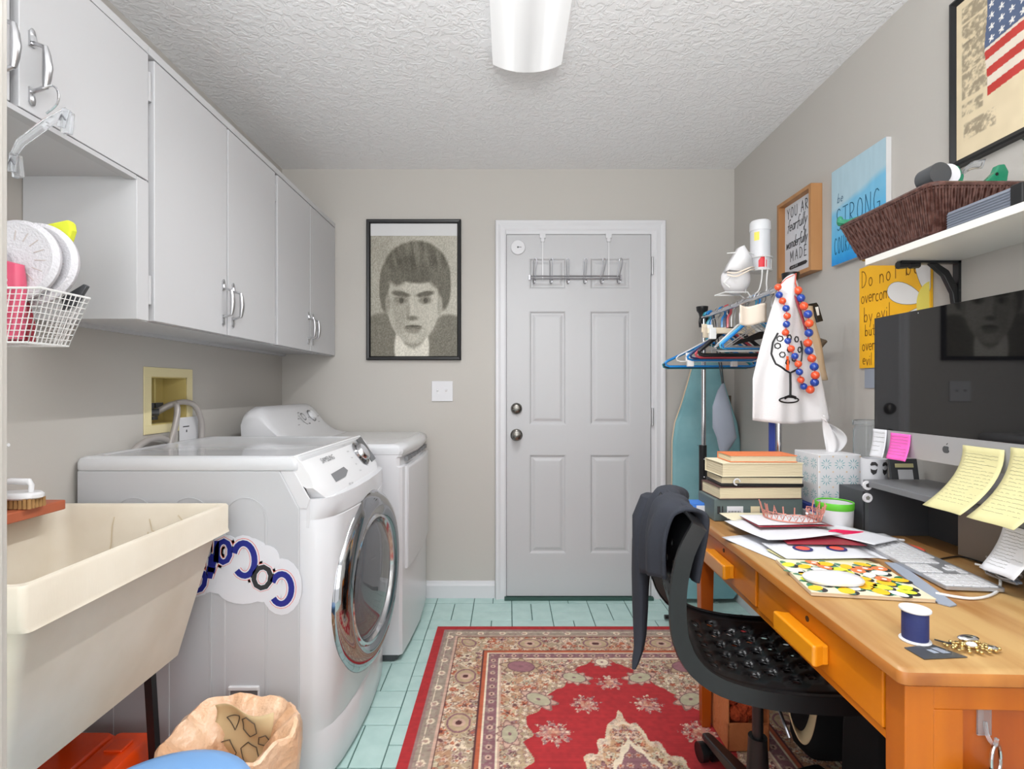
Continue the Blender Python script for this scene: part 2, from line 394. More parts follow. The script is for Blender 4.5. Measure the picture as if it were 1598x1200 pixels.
# ------------------------------------------------------------------ the room
XL, XR, YB, ZC, YF = -1.289, 1.289, 2.98, 2.44, -1.2
obj('wall_back', MB().box(XL-.1, XR+.1, YB, YB+.1, 0, ZC), 'wall', kind='structure')
obj('wall_right', MB().box(XR, XR+.1, YF, YB, 0, ZC), 'wall', kind='structure')
hy0, hy1, hz0, hz1 = 1.885, 2.095, 1.055, 1.232
obj('wall_left', MB().box(XL-.1, XL, YF, hy0, 0, ZC).box(XL-.1, XL, hy1, YB, 0, ZC).box(XL-.1, XL, hy0, hy1, 0, hz0).box(XL-.1, XL, hy0, hy1, hz1, ZC), 'wall', kind='structure')
obj('ceiling', MB().box(XL-.1, XR+.1, YF, YB+.1, ZC, ZC+.05), 'ceil', kind='structure')
floor = obj('floor', MB().box(XL-.1, XR+.1, YF, YB+.1, -.05, -.004), 'grout', kind='structure')
# basket-weave tiles: blocks of two, turned by turns
BL = .2095; G = .0045
tm = {}
for hor in (0, 1):
    a, b = (BL-G, BL/2-G) if hor else (BL/2-G, BL-G)
    tb = MB(); tb.loft([[(x*a/2*k, y*b/2*k2, z) for x, y in ((-1,-1),(1,-1),(1,1),(-1,1))] for k, k2, z in ((1, 1, -.004), (1, 1, -.0012), (1-.003/a, 1-.003/b, 0))])
    tm[hor] = mesh('tile', tb, 'tile')
rest = MB()
for ix in range(-7, 7):
    for iy in range(0, 20):
        x0 = .02+ix*BL; y1 = 2.895+BL-iy*BL*1.0; hor = (ix+iy-1) % 2 != 0
        for k in range(2):
            cx = x0+BL/2 if hor else x0+BL*(.25+.5*k); cy = y1-BL*(.25+.5*k) if hor else y1-BL/2
            a, b = (BL-G, BL/2-G) if hor else (BL/2-G, BL-G)
            X0, X1, Y0, Y1 = max(cx-a/2, XL+.002), min(cx+a/2, XR-.002), cy-b/2, min(cy+b/2, YB-.002)
            if X1-X0 < .01 or Y1-Y0 < .01: continue
            if -.66 < cx < 1.1 and 1.45 < cy and (cx < -.30 or cy > 2.55) and X0 > XL+.01 and Y1-Y0 > b-.001:
                o = bpy.data.objects.new('tile', tm[1 if hor else 0]); C.objects.link(o); o.parent = floor; o.location = (cx, cy, 0)
            elif -.66 < cx < 1.1 and cy > 2.8:
                obj('tile', MB().box(X0, X1, Y0, Y1, -.004, 0), 'tile', floor)
            else: rest.box(X0, X1, Y0, Y1, -.004, 0)
obj('floor_tiles', rest, 'tile', floor, kind='stuff')
# near door jamb at the left edge of the view
obj('trim_1', MB().box(-.66, -.578, .50, .60, 0, ZC).box(-.60, -.583, .49, .61, 0, ZC), 'wall', kind='structure', bevel=.003)
# baseboards
def baseboard(name, x0, x1, y0, y1, ax):
    prof = [(0, 0), (.014, 0), (.014, .07), (.010, .08), (.007, .092), (0, .095)]
    if ax == 'x': obj(name, MB().prism(prof, (x0, y1, 0), (0, -1, 0), (0, 0, 1), (x1-x0, 0, 0)), 'trimw', kind='structure')
    elif ax == 'l': obj(name, MB().prism(prof, (x0, y0, 0), (1, 0, 0), (0, 0, 1), (0, y1-y0, 0)), 'trimw', kind='structure')
    else: obj(name, MB().prism(prof, (x0, y0, 0), (-1, 0, 0), (0, 0, 1), (0, y1-y0, 0)), 'trimw', kind='structure')
baseboard('baseboard_back', XL, -.075, 0, YB, 'x'); baseboard('baseboard_back', .893, XR, 0, YB, 'x')
baseboard('baseboard_right', XR, XR, YF, YB-.02, 'r'); baseboard('baseboard_left', XL, XL, YF, YB-.02, 'l')
# door in the back wall
dx0, dx1, dz1 = -.011, .807, 2.06
door = obj('door_1', MB().box(dx0+.002, dx1-.002, YB-.016, YB-.002, .018, dz1-.002), 'door', kind='structure')
pan = [(a, b, c, d) for c, d in ((1.749, 1.928), (.983, 1.629), (.256, .818)) for a, b in ((.117, .329), (.46, .69))]
ys = YB-.030
xs = [dx0+.003, .117, .329, .46, .69, dx1-.003]; zs = [.02, .256, .818, .983, 1.629, 1.749, 1.928, dz1-.003]
fb = MB()
for i in range(5):
    for j in range(7):
        if any(abs(xs[i]-p[0]) < 1e-6 and abs(zs[j]-p[2]) < 1e-6 for p in pan): continue
        fb.add([(xs[i], ys, zs[j]), (xs[i+1], ys, zs[j]), (xs[i+1], ys, zs[j+1]), (xs[i], ys, zs[j+1])], [(0, 1, 2, 3)])
for (A, B_) in (((xs[0], zs[0]), (xs[0], zs[-1])), ((xs[0], zs[-1]), (xs[-1], zs[-1])), ((xs[-1], zs[-1]), (xs[-1], zs[0])), ((xs[-1], zs[0]), (xs[0], zs[0]))):
    fb.add([(A[0], ys, A[1]), (B_[0], ys, B_[1]), (B_[0], YB-.014, B_[1]), (A[0], YB-.014, A[1])], [(0, 1, 2, 3)])
obj('door_face', fb, 'door', door)
for a, b, c, d in pan:
    pb = MB(); R = []
    for k, dep in ((0, 0), (.006, .001), (.014, .009), (.022, .009), (.034, .004), (.040, .003)):
        R.append([(a+k, ys+dep, c+k), (b-k, ys+dep, c+k), (b-k, ys+dep, d-k), (a+k, ys+dep, d-k)])
    pb.loft(R, False, True); obj('panel', pb, 'door', door)
kb = MB().lathe([(.0, 0), (.033, 0), (.034, .006), (.028, .012), (.013, .016), (.012, .034), (.022, .04), (.027, .052), (.024, .062), (.012, .066), (.0, .067)], (.047, ys, .928), (0, -1, 0), 24, False, False)
obj('door_knob', kb, 'nickel', door, smooth=True)
obj('deadbolt', MB().lathe([(0, 0), (.032, 0), (.032, .01), (.026, .022), (.018, .026), (0, .026)], (.047, ys, 1.077), (0, -1, 0), 24, False, False), 'nickel', door, smooth=True)
for z in (1.93-.05, 1.03, .27): obj('hinge', MB().box(dx1-.004, dx1+.012, ys-.008, ys+.006, z-.048, z+.048).cyl((dx1+.004, ys-.012, z-.05), (dx1+.004, ys-.012, z+.05), .006), 'handle', door)
obj('threshold', MB().box(dx0-.01, dx1+.01, YB-.05, YB-.001, -.002, .016), mat('threshold', (52, 84, 76), .5), door)
# casing, mitred
prof = [(0, 0), (0, .012), (.008, .016), (.03, .014), (.044, .02), (.056, .02), (.06, .014), (.06, 0)]
cb = MB()
R = []
ox0, ox1, oz1 = dx0-.001, dx1+.024, dz1+.022
for (cx, cz, sx, sz) in ((ox0, 0, -1, 0), (ox0, oz1, -1, 1), (ox1, oz1, 1, 1), (ox1, 0, 1, 0)):
    R.append([(cx+sx*p[0], YB-p[1]-.012*(p[1] > 0), cz+sz*p[0]) for p in prof])
cb.loft(R, True, True)
cb.box(ox0-.002, dx0, YB-.02, YB, 0, dz1).box(dx1+.002, ox1+.001, YB-.024, YB, 0, oz1+.001).box(dx0, dx1+.0018, YB-.0238, YB, dz1+.002, oz1+.002)
obj('trim_2', cb, 'trimw', kind='structure')
obj('trim_3', MB().box(dx1-.002, dx1+.004, YB-.012, YB-.001, .02, dz1).box(dx0-.004, dx0+.002, YB-.012, YB-.001, .02, dz1).box(dx0, dx1, YB-.012, YB-.001, dz1-.002, dz1+.004), 'gap', kind='structure')

# ceiling light
t = thing('ceiling_light', 'long white wraparound fluorescent light on the textured ceiling', 'ceiling light', (.07, 1.33, 2.36))
R = []
for y, k in ((.72, .94), (.725, 1), (1.935, 1), (1.94, .96)):
    P = []
    for i in range(13):
        a = -1+2*i/12; P.append((.07+.127*a*k, y, 2.358+.03*abs(a)**2.2*1 + (1-k)*.1))
    P += [(.07+.112*k, y, 2.437), (.07-.112*k, y, 2.437)]; R.append(P)
obj('diffuser', MB().loft(R), 'diffuser', t, smooth=True)
obj('housing', MB().box(-.03, .17, .74, 1.92, 2.425, 2.4395), 'white', t)

# ------------------------------------------------------------------ wall cabinets
XF = -.984
def pull(parent, y, z, x=XF, h=.10):
    k = .5*h
    mb = MB()
    mb.tube([(x+.004, y, z+k*1.25), (x+.006, y, z+k)], [.006, .007], 8)
    for s in (1, -1):
        mb.obox((x+.002, y, z+s*k*1.15), (.004, .013, .03))
        mb.sph((x+.004, y, z+s*k*1.35), (.003, .0075, .013), 10, 6)
        mb.tube([(x+.003, y, z+s*k), (x+.018, y, z+s*k*.92), (x+.03, y, z+s*k*.82)], .0042, 8)
    mb.tube([(x+.03, y, z-k*.86), (x+.033, y, z-k*.5), (x+.035, y, z), (x+.033, y, z+k*.5), (x+.03, y, z+k*.86)], [.005, .0075, .009, .0075, .005], 10)
    return obj('handle', mb, 'handle', parent, smooth=True)
def cab_door(t, y0, y1, z0, z1, hy, hz, label=None):
    d = obj('door', MB().box(XF-.019, XF, y0, y1, z0, z1), 'cab', t, bevel=.0015)
    if hy: pull(d, hy, hz)
    return d
xb = XF-.021; xw = XL+.002
# unit over the sink
t = thing('wall_cabinet', 'white wall cabinet over the laundry sink, open space below it', 'cabinet', (xw, 1.03, 1.745))
obj('body', MB().box(xw, xb, .66, 1.43, 1.751, 2.126).box(xb, XF, .66, 1.43, 2.104, 2.126), 'cab', t)
obj('edge_strip', MB().box(xb-.006, XF, .66, 1.384, 1.742, 1.753), 'cab_in', t)
cab_door(t, .67, 1.033, 1.756, 2.102, 1.008, 1.85); d1 = cab_door(t, 1.052, 1.43, 1.756, 2.102, 1.078, 1.85)
obj('door_gap_shade', MB().box(xb-.001, xb+.003, 1.033, 1.052, 1.753, 2.104), 'gap', t)  # dark strip colouring in the shade of the gap between the doors
def tall(y0, y1, doors, hys, label):
    t = thing('wall_cabinet', label, 'cabinet', (xw, (y0+y1)/2, 1.373))
    obj('body', MB().box(xw, xb, y0, y1, 1.385, 2.126).box(xw, xw+.02, y0, y1, 1.373, 1.385).box(xb-.02, xb, y0, y1, 1.373, 1.386).box(xb, XF, y0, y1, 2.104, 2.126), 'cab', t)
    for (a, b), h in zip(doors, hys):
        d = cab_door(t, a, b, 1.376, 2.100, h, 1.485)
    return t
t = tall(1.432, 2.215, ((1.455, 1.829), (1.838, 2.208)), (1.803, 1.866), 'white two-door wall cabinet between the sink niche and the corner cabinet')
obj('stile', MB().box(xw, XF, 1.386, 1.431, 1.373, 1.752), 'cab', t, bevel=.001)
for z in (1.46, 2.02): obj('hinge', MB().box(xb+.001, XF-.006, 1.433, 1.452, z-.035, z+.035).cyl((XF-.008, 1.443, z-.04), (XF-.008, 1.443, z+.04), .006), 'cab_in', t)
t = tall(2.217, 2.975, ((2.232, 2.594), (2.602, 2.972)), (2.570, 2.628), 'white two-door wall cabinet in the corner above the dryer')
for z in (1.46, 2.02): obj('hinge', MB().cyl((XF-.008, 2.222, z-.035), (XF-.008, 2.222, z+.035), .005), 'cab_in', t)

# ------------------------------------------------------------------ front loading washer/dryer with the magnet
WY0, WY1 = 1.55, 2.24
t = thing('front_loading_washer', 'large white front-loading washer with round chrome door beside the sink', 'washing machine', (-.93, 1.895, .008))
plan = [(-.614, 1.552), (-.585, 1.554), (-.556, 1.566), (-.535, 1.60), (-.52, 1.66), (-.508, 1.76), (-.502, 1.89), (-.506, 2.02), (-.514, 2.12), (-.526, 2.19), (-.55, 2.225), (-.585, 2.237), (-.614, 2.239)]
def ring(dx, z, zb=0, k=1.0):
    return [(-.614+(x+.614)*k+dx*0, y, z-zb*(1-((y-1.895)/.345)**2)) for x, y in plan]+[(-.70, 2.238, z), (-.70, 1.553, z)]
levels = [(.012, 0, .93), (.03, 0, 1), (.16, 0, 1), (.165, 0, .96), (.172, 0, 1), (.794, 0, 1), (.796, 0, .975), (.799, 0, .975), (.801, 0, 1), (.838, 0, 1.0), (.858, 0, .975)]
obj('front_shell', MB().loft([ring(0, z, zb, k) for z, zb, k in levels]), 'appl', t, smooth=True, label='bowed white front with chrome round door')
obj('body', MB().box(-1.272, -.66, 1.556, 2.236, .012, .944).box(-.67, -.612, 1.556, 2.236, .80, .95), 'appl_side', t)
# side panel with cut corner and pressed ribs
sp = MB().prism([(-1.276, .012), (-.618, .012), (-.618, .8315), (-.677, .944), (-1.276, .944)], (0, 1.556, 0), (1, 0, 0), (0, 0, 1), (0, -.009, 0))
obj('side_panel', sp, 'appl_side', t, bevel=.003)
cp = MB().prism([(-.677, .944), (-.618, .8315), (-.598, .8315), (-.588, .86), (-.636, .944)], (0, 1.556, 0), (1, 0, 0), (0, 0, 1), (0, -.006, 0)).prism([(-.614, .77), (-.59, .775), (-.585, .86), (-.614, .86)], (0, 1.556, 0), (1, 0, 0), (0, 0, 1), (0, -.003, 0))
obj('corner_panel', cp, 'appl', t, bevel=.002)
for cx in (-1.108, -.943, -.778):
    poly = arcp(cx, .80, .066, .066, 0, 180, 16)+[(cx-.066, .04), (cx+.066, .04)]
    pi = arcp(cx, .80, .0645, .0645, 0, 180, 16)+[(cx-.0645, .0415), (cx+.0645, .0415)]
    mb = MB(); y0 = 1.5472
    mb.loft([[(p[0], y0, p[1]) for p in poly], [(p[0], y0-.0022, p[1]) for p in poly], [(p[0]+(cx-p[0])*.08, y0-.0022, p[1]-.0) for p in pi], [(p[0]+(cx-p[0])*.1, y0-.0004, p[1]) for p in pi]], True, True)
    obj('pressed_rib', mb, 'appl_side', t, smooth=True)
obj('carry_grip', MB().box(-.825, -.735, 1.538, 1.549, .298, .31).box(-.825, -.820, 1.541, 1.549, .24, .30).box(-.740, -.735, 1.541, 1.549, .24, .30), 'white', t, bevel=.003)
obj('grip_recess', MB().box(-.820, -.740, 1.5435, 1.5445, .262, .298), 'groove', t)
# lid
lr = [rrect(-1.284, -.618, 1.548, 2.242, .02, .945), rrect(-1.286, -.616, 1.546, 2.244, .022, .95), rrect(-1.286, -.616, 1.546, 2.244, .022, .968), rrect(-1.282, -.62, 1.55, 2.24, .022, .980), rrect(-1.270, -.632, 1.562, 2.228, .022, .986), rrect(-1.245, -.66, 1.59, 2.20, .02, .9865), rrect(-1.240, -.665, 1.595, 2.195, .02, .983)]
obj('lid', MB().loft(lr), 'appl_top', t, smooth=True)
# sloping control panel
def PP(y, k, lift=0):
    e = ((y-1.895)/.345)**2; nx, nz = .84, .54
    x = -.634+.098*k-.026*e**3*k; z = .986-(.125+.022*(1-e))*k
    return (x+nx*lift, y, z+nz*lift)
R = []
for i in range(25):
    y = 1.552+(2.238-1.552)*i/24; e = abs(i/12-1); k1 = 1 if e < .9 else 1-.25*((e-.9)/.1)**2
    R.append([PP(y, -.02), PP(y, .2, .008), PP(y, .5, .010), PP(y, .85*k1, .008), PP(y, 1*k1, 0), (-.60, y, PP(y, 1*k1)[2]), (-.66, y, .93), (-.66, y, .98)])
cpn = obj('control_panel', MB().loft(R), 'white', t, smooth=True)
def onpanel(y, k):  # origin,right,up of the plane at that place
    o = Vector(PP(y, k, .0112)); u = Vector((0, 1, 0)); v = (Vector(PP(y, k-.2))-Vector(PP(y, k+.2))).normalized(); return o, u, v
o, u, v = onpanel(1.74, .26)
obj('lettering', text_mesh('SAMSUNG', .026, o, u, v), 'dgrey', cpn)
o, u, v = onpanel(1.76, .62)
mb = MB(); mb.prism([(-.075, .012), (.06, .016), (.075, -.002), (.03, -.016), (-.075, -.018)], o, u, v, u.cross(v)*.0008); obj('drawer_window', mb, 'groove', cpn)
mb = MB(); mb.add([o+u*a+v*b for a, b in ((-.05, -.05), (.055, -.05), (.055, -.045), (-.05, -.045))], [(0, 1, 2, 3)]); obj('lettering', text_mesh('VRT  plus', .011, o-v*.047+u*.03, u, v), 'dgrey', cpn)
o, u, v = onpanel(2.065, .42); n = u.cross(v)
kn = obj('dial', MB().lathe([(.05, 0), (.052, .004), (.047, .010), (.042, .006), (.038, .004)], o-n*.002, n, 32, True, False), 'door_chrome', t, smooth=True)
obj('knob', MB().lathe([(.036, 0), (.034, .02), (.03, .024), (.0, .024)], o, n, 28, False, False), 'chrome', kn, smooth=True)
for i in range(5):
    o2, u2, v2 = onpanel(1.955, .1+.16*i); obj('lettering', text_mesh(('Normal', 'Heavy', 'Perm', 'Bed', 'Wool')[i], .009, o2, u2, v2), 'groove', cpn)
o, u, v = onpanel(2.165, .42); obj('display', MB().prism([(-.035, -.055), (.035, -.05), (.035, .062), (-.035, .055)], o-u.cross(v)*.002, u, v, u.cross(v)*.003), 'dgrey', t)
# round door, standing slightly ajar
D = MB(); dc = Vector((-.514, 1.905, .503)); ang = math.radians(4.2); ax = Vector((math.cos(ang), -math.sin(ang), 0))
door_ = obj('door', MB().lathe([(.20, -.035), (.285, -.03), (.311, -.012), (.313, .006), (.306, .022), (.286, .038), (.262, .044), (.244, .040), (.226, .030)], dc, ax, 64, False, False), 'door_chrome', t, smooth=True, label='chrome ring door')
obj('inner_ring', MB().lathe([(.228, .030), (.222, .036), (.214, .034), (.206, .018), (.2, .0), (.196, -.03)], dc, ax, 56, False, True), 'chrome', door_, smooth=True)
obj('glass', MB().lathe([(.208, .016), (.19, .030), (.15, .040), (.08, .046), (.0, .048)], dc, ax, 48, False, False), mat('smoked_glass', (120, 122, 126), .04, .0, spec=1, trans=.5, ior=1.4), door_, smooth=True)
obj('drum', MB().lathe([(.196, -.028), (.18, -.01), (.15, .0), (.08, .004), (0, .006)], dc-ax*.0, ax, 40, False, False), 'steel', door_, smooth=True)
obj('door_seal', MB().lathe([(.30, -.0), (.27, .02), (.24, .02)], dc-Vector((.03, 0, 0)), (1, 0, 0), 48, True, True), 'dgrey', t, smooth=True)

# magnet decal on the washer side, upside down
t = thing('team_magnet', 'upside-down white magnet with blue letters on the washer side', 'magnet', (-.74, 1.54, .60))
def bold(mb, st, wd, o, u, v, lift):
    o = Vector(o)+u.cross(v)*lift
    for pts in st:
        cl = math.hypot(pts[0][0]-pts[-1][0], pts[0][1]-pts[-1][1]) < 1e-6; n = len(pts)-(1 if cl else 0); L = []; Rr = []
        for k in range(n):
            p = pts[k]; a = pts[(k-1) % n] if (cl or k) else p; b = pts[(k+1) % n] if (cl or k < n-1) else p
            d = Vector((b[0]-a[0], b[1]-a[1])).normalized(); q = 1.0
            if a is not p and b is not p:
                e = Vector((b[0]-p[0], b[1]-p[1])).normalized(); q = 1/max(.5, d.dot(e))
            L.append((p[0]-d.y*wd/2*q, p[1]+d.x*wd/2*q)); Rr.append((p[0]+d.y*wd/2*q, p[1]-d.x*wd/2*q))
        if cl: mb.add([o+u*x+v*y for x, y in L+Rr], [(k, (k+1) % n, n+(k+1) % n, n+k) for k in range(n)])
        else: mb.add([o+u*x+v*y for x, y in L+Rr[::-1]], [(k, k+1, 2*n-2-k, 2*n-1-k) for k in range(n-1)])
def mag(ch, px, py, h, col, rot=180, sx=1.0, wk=1.0):
    z = EYE-(py-CY)/527; x = (px-CX)/527; a = math.radians(rot); u = Vector((math.cos(a), 0, math.sin(a))); v = Vector((-math.sin(a), 0, math.cos(a)))
    w_, st = SF[ch]; st = [[((a_-w_/2)*h*sx, (b_-(.5 if ch in 'Gt' else .25))*h) for a_, b_ in s_] for s_ in st]
    if ch == 'G': st = [[((a_-w_/2)*h*sx, (b_-.5)*h) for a_, b_ in arcp(.33, .5, .27, .42, 40, 335, 18)]]
    for wd, lf, mm in ((.046, .0, 'paper'), (.0285, .0003, 'magred'), (.0255, .0006, 'paper'), (.0175, .0009, col)):
        mb = MB(); bold(mb, st, wd*wk, Vector((x, 1.5435, z)), u, v, lf); obj('letter', mb, mm, t)
mag('G', 441, 918, .105, 'magblue', 178, 1.05); mag('o', 410, 900, .125, 'magblack', 172, 1, .8); mag('G', 383, 872, .115, 'magblue', 184, 1.0)
mag('a', 349, 860, .125, 'magblue', 178, .8, .85); mag('t', 331, 886, .075, 'magblue', 170, 1, .8); mag('o', 311, 905, .12, 'magblue', 170, .8, .8)
mb = MB()
for px, py, rx, ry in ((385, 880, 45, 42), (440, 915, 32, 44), (350, 868, 34, 34), (410, 905, 30, 34), (345, 900, 36, 26), (380, 918, 40, 24), (415, 872, 22, 22), (320, 905, 20, 20)):
    mb.prism([((px-CX+rx*math.cos(a))/527, EYE-(py-CY+ry*math.sin(a))/527) for a in [2*PI*i/20 for i in range(20)]], (0, 1.5462, 0), (1, 0, 0), (0, 0, 1), (0, -.0012-.00012*len(mb.f)/22, 0))
obj('backing', mb, 'paper', t)

# ------------------------------------------------------------------ second machine in the corner
t = thing('clothes_dryer', 'white top-console dryer in the corner behind the chrome-door washer', 'dryer', (-.8, 2.62, .008))
dplan = [(-.475, 2.274), (-.462, 2.285), (-.452, 2.40), (-.442, 2.62), (-.450, 2.83), (-.460, 2.945), (-.475, 2.962)]
def dring(z, k=0): return [(x-k, y, z) for x, y in dplan]+[(-1.16, 2.962, z), (-1.16, 2.274, z)]
obj('body', MB().loft([dring(.03), dring(.845), dring(.85, .012), dring(.888, .012), dring(.892, .004), dring(.900, .002)]), 'appl', t, smooth=True)
obj('base', MB().loft([dring(.008, .02), dring(.03, .02)]), 'dgrey', t)
R = []
for z, k in ((.901, .0), (.915, -.004), (.928, 0), (.938, .010), (.945, .03), (.9455, .05)):
    R.append([(x-k, y+(.3*k if y < 2.4 else (-.3*k if y > 2.9 else 0)), z) for x, y in dplan]+[(-1.16, 2.962-.3*k, z), (-1.16, 2.274+.3*k, z)])
obj('top', MB().loft(R), 'appl_top', t, smooth=True)
mb = MB(); R = []
for dx, k in ((-.01, 0), (.006, 0), (.011, .006), (.012, .012)):
    R.append([(x+dx, y, z) for (x, y, z) in ((-.455, 2.325+k, .39+k), (-.446, 2.45, .39+k), (-.442, 2.62, .39+k), (-.449, 2.80, .39+k), (-.458, 2.93-k, .39+k), (-.458, 2.93-k, .845-k), (-.449, 2.80, .845-k), (-.442, 2.62, .845-k), (-.446, 2.45, .845-k), (-.455, 2.325+k, .845-k))])
obj('door', mb.loft(R), 'appl', t, smooth=True)
vs = MB()
for i in range(7): vs.box(-.462-.004, -.452, 2.36+i*.08, 2.42+i*.08, .862, .882)
obj('vent_slot', vs, 'groove', t)
pr = [(-1.18, .944), (-1.185, 1.06), (-1.175, 1.09), (-1.15, 1.106), (-1.11, 1.104), (-1.085, 1.085), (-1.045, 1.03), (-1.01, .99), (-.97, .962), (-.925, .95), (-.90, .944)]
R = []
for y, k in ((2.30, .70), (2.31, .82), (2.335, .93), (2.38, 1), (2.88, 1), (2.92, .95), (2.945, .85)):
    R.append([(-1.05+(x+1.05)*(.8+.2*k), y, .944+(z-.944)*k) for x, z in pr])
con = obj('console', MB().loft(R), 'appl', t, smooth=True)
def cons(y, x): 
    u = Vector((0, 1, 0)); v = Vector((-.58, 0, .81)); z = 1.03+(-1.045-x)*1.4; return Vector((x, y, z))+u.cross(v)*.002, u, v
o, u, v = cons(2.80, -1.055); n = u.cross(v)
obj('knob', MB().lathe([(.026, 0), (.024, .015), (.0, .018)], o, n, 24, False, False), 'white', t, smooth=True)
mb = MB()
for r0, a0, a1, yy in ((.034, 20, 320, 2.80), (.05, 170, 300, 2.69), (.02, 0, 340, 2.69)):
    o, u, v = cons(yy, -1.055); mb.ribbon(arcp(0, 0, r0, r0, a0, a1, 20), .004, o, u, v, .001)
for i in range(8):
    o, u, v = cons(2.56+.045*i, -1.03+(i % 3)*-.02); mb.ribbon([(0, 0), (.02, 0)], .003, o, u, v, .001)
obj('print', mb, 'dgrey', con)

# ------------------------------------------------------------------ outlet box + hoses
t = thing('hose_outlet_box', 'yellowed recessed hose box in the wall above the washer', 'outlet box', (XL, 1.99, 1.14))
mb = MB(); x = XL+.004
mb.box(XL+.0005, x, 1.846, 2.13, hz1, 1.266).box(XL+.0005, x, 1.846, 2.13, 1.024, hz0).box(XL+.0005, x, 1.846, hy0, hz0, hz1).box(XL+.0005, x, hy1, 2.13, hz0, hz1)
obj('flange', mb, 'boxyel', t, bevel=.001)
mb = MB().box(XL-.098, XL-.092, hy0, hy1, hz0, hz1).box(XL-.092, XL, hy0, hy0+.004, hz0, hz1).box(XL-.092, XL, hy1-.004, hy1, hz0, hz1).box(XL-.092, XL, hy0, hy1, hz0, hz0+.004).box(XL-.092, XL, hy0, hy1, hz1-.004, hz1)
mb.box(XL-.092, XL-.03, 1.95, 1.956, 1.1, hz1)
obj('recess', mb, 'boxyel_in', t)
mb = MB().cyl((XL-.06, 1.93, 1.08), (XL-.06, 1.93, 1.12), .014).cyl((XL-.06, 1.99, 1.07), (XL-.06, 1.99, 1.11), .014).box(XL-.07, XL-.03, 1.90, 2.0, 1.115, 1.135).cyl((XL-.07, 1.92, 1.1), (XL-.02, 1.96, 1.1), .014)
obj('valve', mb, 'dgrey', t)
def bez(P, n=24):
    out = []
    P = [Vector(p) for p in P]; Q = [P[0]]+P+[P[-1]]
    for i in range(1, len(Q)-2):
        for k in range(n//(len(P)-1)+1):
            s = k/(n//(len(P)-1)+1)
            out.append(.5*((2*Q[i])+(Q[i+1]-Q[i-1])*s+(2*Q[i-1]-5*Q[i]+4*Q[i+1]-Q[i+2])*s*s+(3*Q[i]-Q[i-1]-3*Q[i+1]+Q[i+2])*s**3))
    out.append(P[-1]); return out
for lb, P in (('grey hose arching from the yellow box toward the dryer', [(XL-.05, 2.00, 1.10), (XL+.01, 2.03, 1.135), (XL+.03, 2.10, 1.12), (XL+.03, 2.15, 1.04), (XL+.024, 2.15, .93)]),
              ('grey hose dropping straight down from the yellow box', [(XL-.05, 1.96, 1.09), (XL+.02, 1.99, 1.13), (XL+.04, 1.965, 1.06), (XL+.024, 1.93, .93)]),
              ('thick grey hose lying in a low arc behind the washer', [(XL+.024, 1.72, .95), (XL+.03, 1.80, 1.0), (XL+.03, 1.88, 1.012), (XL+.024, 1.97, .98), (XL+.024, 2.0, .93)])):
    obj('water_hose', MB().tube(bez(P), .011, 10), 'hose', smooth=True, label=lb, cat='hose', base=P[-1])
t = thing('wall_socket', 'small socket plate partly hidden by hoses beside the yellow box', 'socket', (XL, 2.11, 1.0))
obj('plate', MB().box(XL+.0045, XL+.008, 2.04, 2.16, .96, 1.075), 'trimw', t, bevel=.001)
obj('slots', MB().box(XL+.008, XL+.0085, 2.06, 2.10, 1.036, 1.040).box(XL+.008, XL+.0085, 2.08, 2.086, 1.015, 1.025), 'black', t)

# ------------------------------------------------------------------ laundry sink and what is round it
t = thing('laundry_sink', 'cream plastic laundry tub on thin black legs beside the washer', 'sink', (-1.04, 1.18, 0))
x0, x1, y0, y1 = XL+.004, -.798, .86, 1.50
rg = [rrect(-1.24, -.906, .93, 1.45, .02, .457), rrect(-1.268, -.826, .885, 1.487, .02, .775), rrect(x0, x1+.004, y0+.004, y1-.002, .012, .782), rrect(x0, x1, y0, y1, .012, .79), rrect(x0, x1, y0, y1, .012, .855), rrect(x0+.003, x1-.003, y0+.003, y1-.003, .012, .86),
      rrect(x0+.016, x1-.014, y0+.014, y1-.014, .02, .86), rrect(x0+.02, x1-.020, y0+.02, y1-.020, .03, .85), rrect(-1.262, -.835, .90, 1.468, .04, .78), rrect(-1.222, -.925, .95, 1.43, .05, .50), rrect(-1.20, -.945, .98, 1.40, .05, .485)]
obj('basin', MB().loft(rg), 'tub', t, smooth=True)
mb = MB()
for pts in ([(-1.11, .825), (-1.113, .80), (-1.11, .76), (-1.112, .70)], [(-1.01, .82), (-1.0, .79), (-.98, .782)], [(-1.01, .785), (-1.012, .70), (-1.01, .62)], [(-.93, .83), (-.915, .815), (-.91, .80)]):
    mb.ribbon([(a, b) for a, b in pts], .0035, (0, 1.4695, 0), (1, 0, 0), (0, 0, 1), .004)
for p in mb.v: pass
mb.v = [(a, 1.4775-(.85-c)*.17, c) for a, b, c in mb.v]
obj('stain', mb, 'tubstain', t)
obj('drain', MB().cyl((-1.07, 1.19, .486), (-1.07, 1.19, .489), .045, n=24), 'steel', t)
for x, y, sx, sy in ((-.962, 1.415, .02, .01), (-1.2, 1.415, -.02, .01), (-.962, .96, .02, -.01), (-1.2, .96, -.02, -.01)):
    obj('leg', MB().loft([[(x+k*sx*.5+a*.010, y+k*sy+b*.010, z) for a, b in ((-1, -1), (1, -1), (1, 1), (-1, 1))] for z, k in ((.001, 1), (.458, -.6))]), 'black', t)
t2 = thing('scrub_brush', 'white iron-shaped scrub brush with brown bristles on the red wood block', 'brush', (-1.235, 1.32, .888))
mb = MB(); bx, by, bz = -1.235, 1.32, .8885
for i in range(9):
    for j in range(5):
        x = bx-.045+.0112*i*1.0; y = by-.02+.01*j
        mb.cyl((x, y, bz), (x, y, bz+.024), .0048, .004, 6)
obj('bristles', mb, 'bristle', t2)
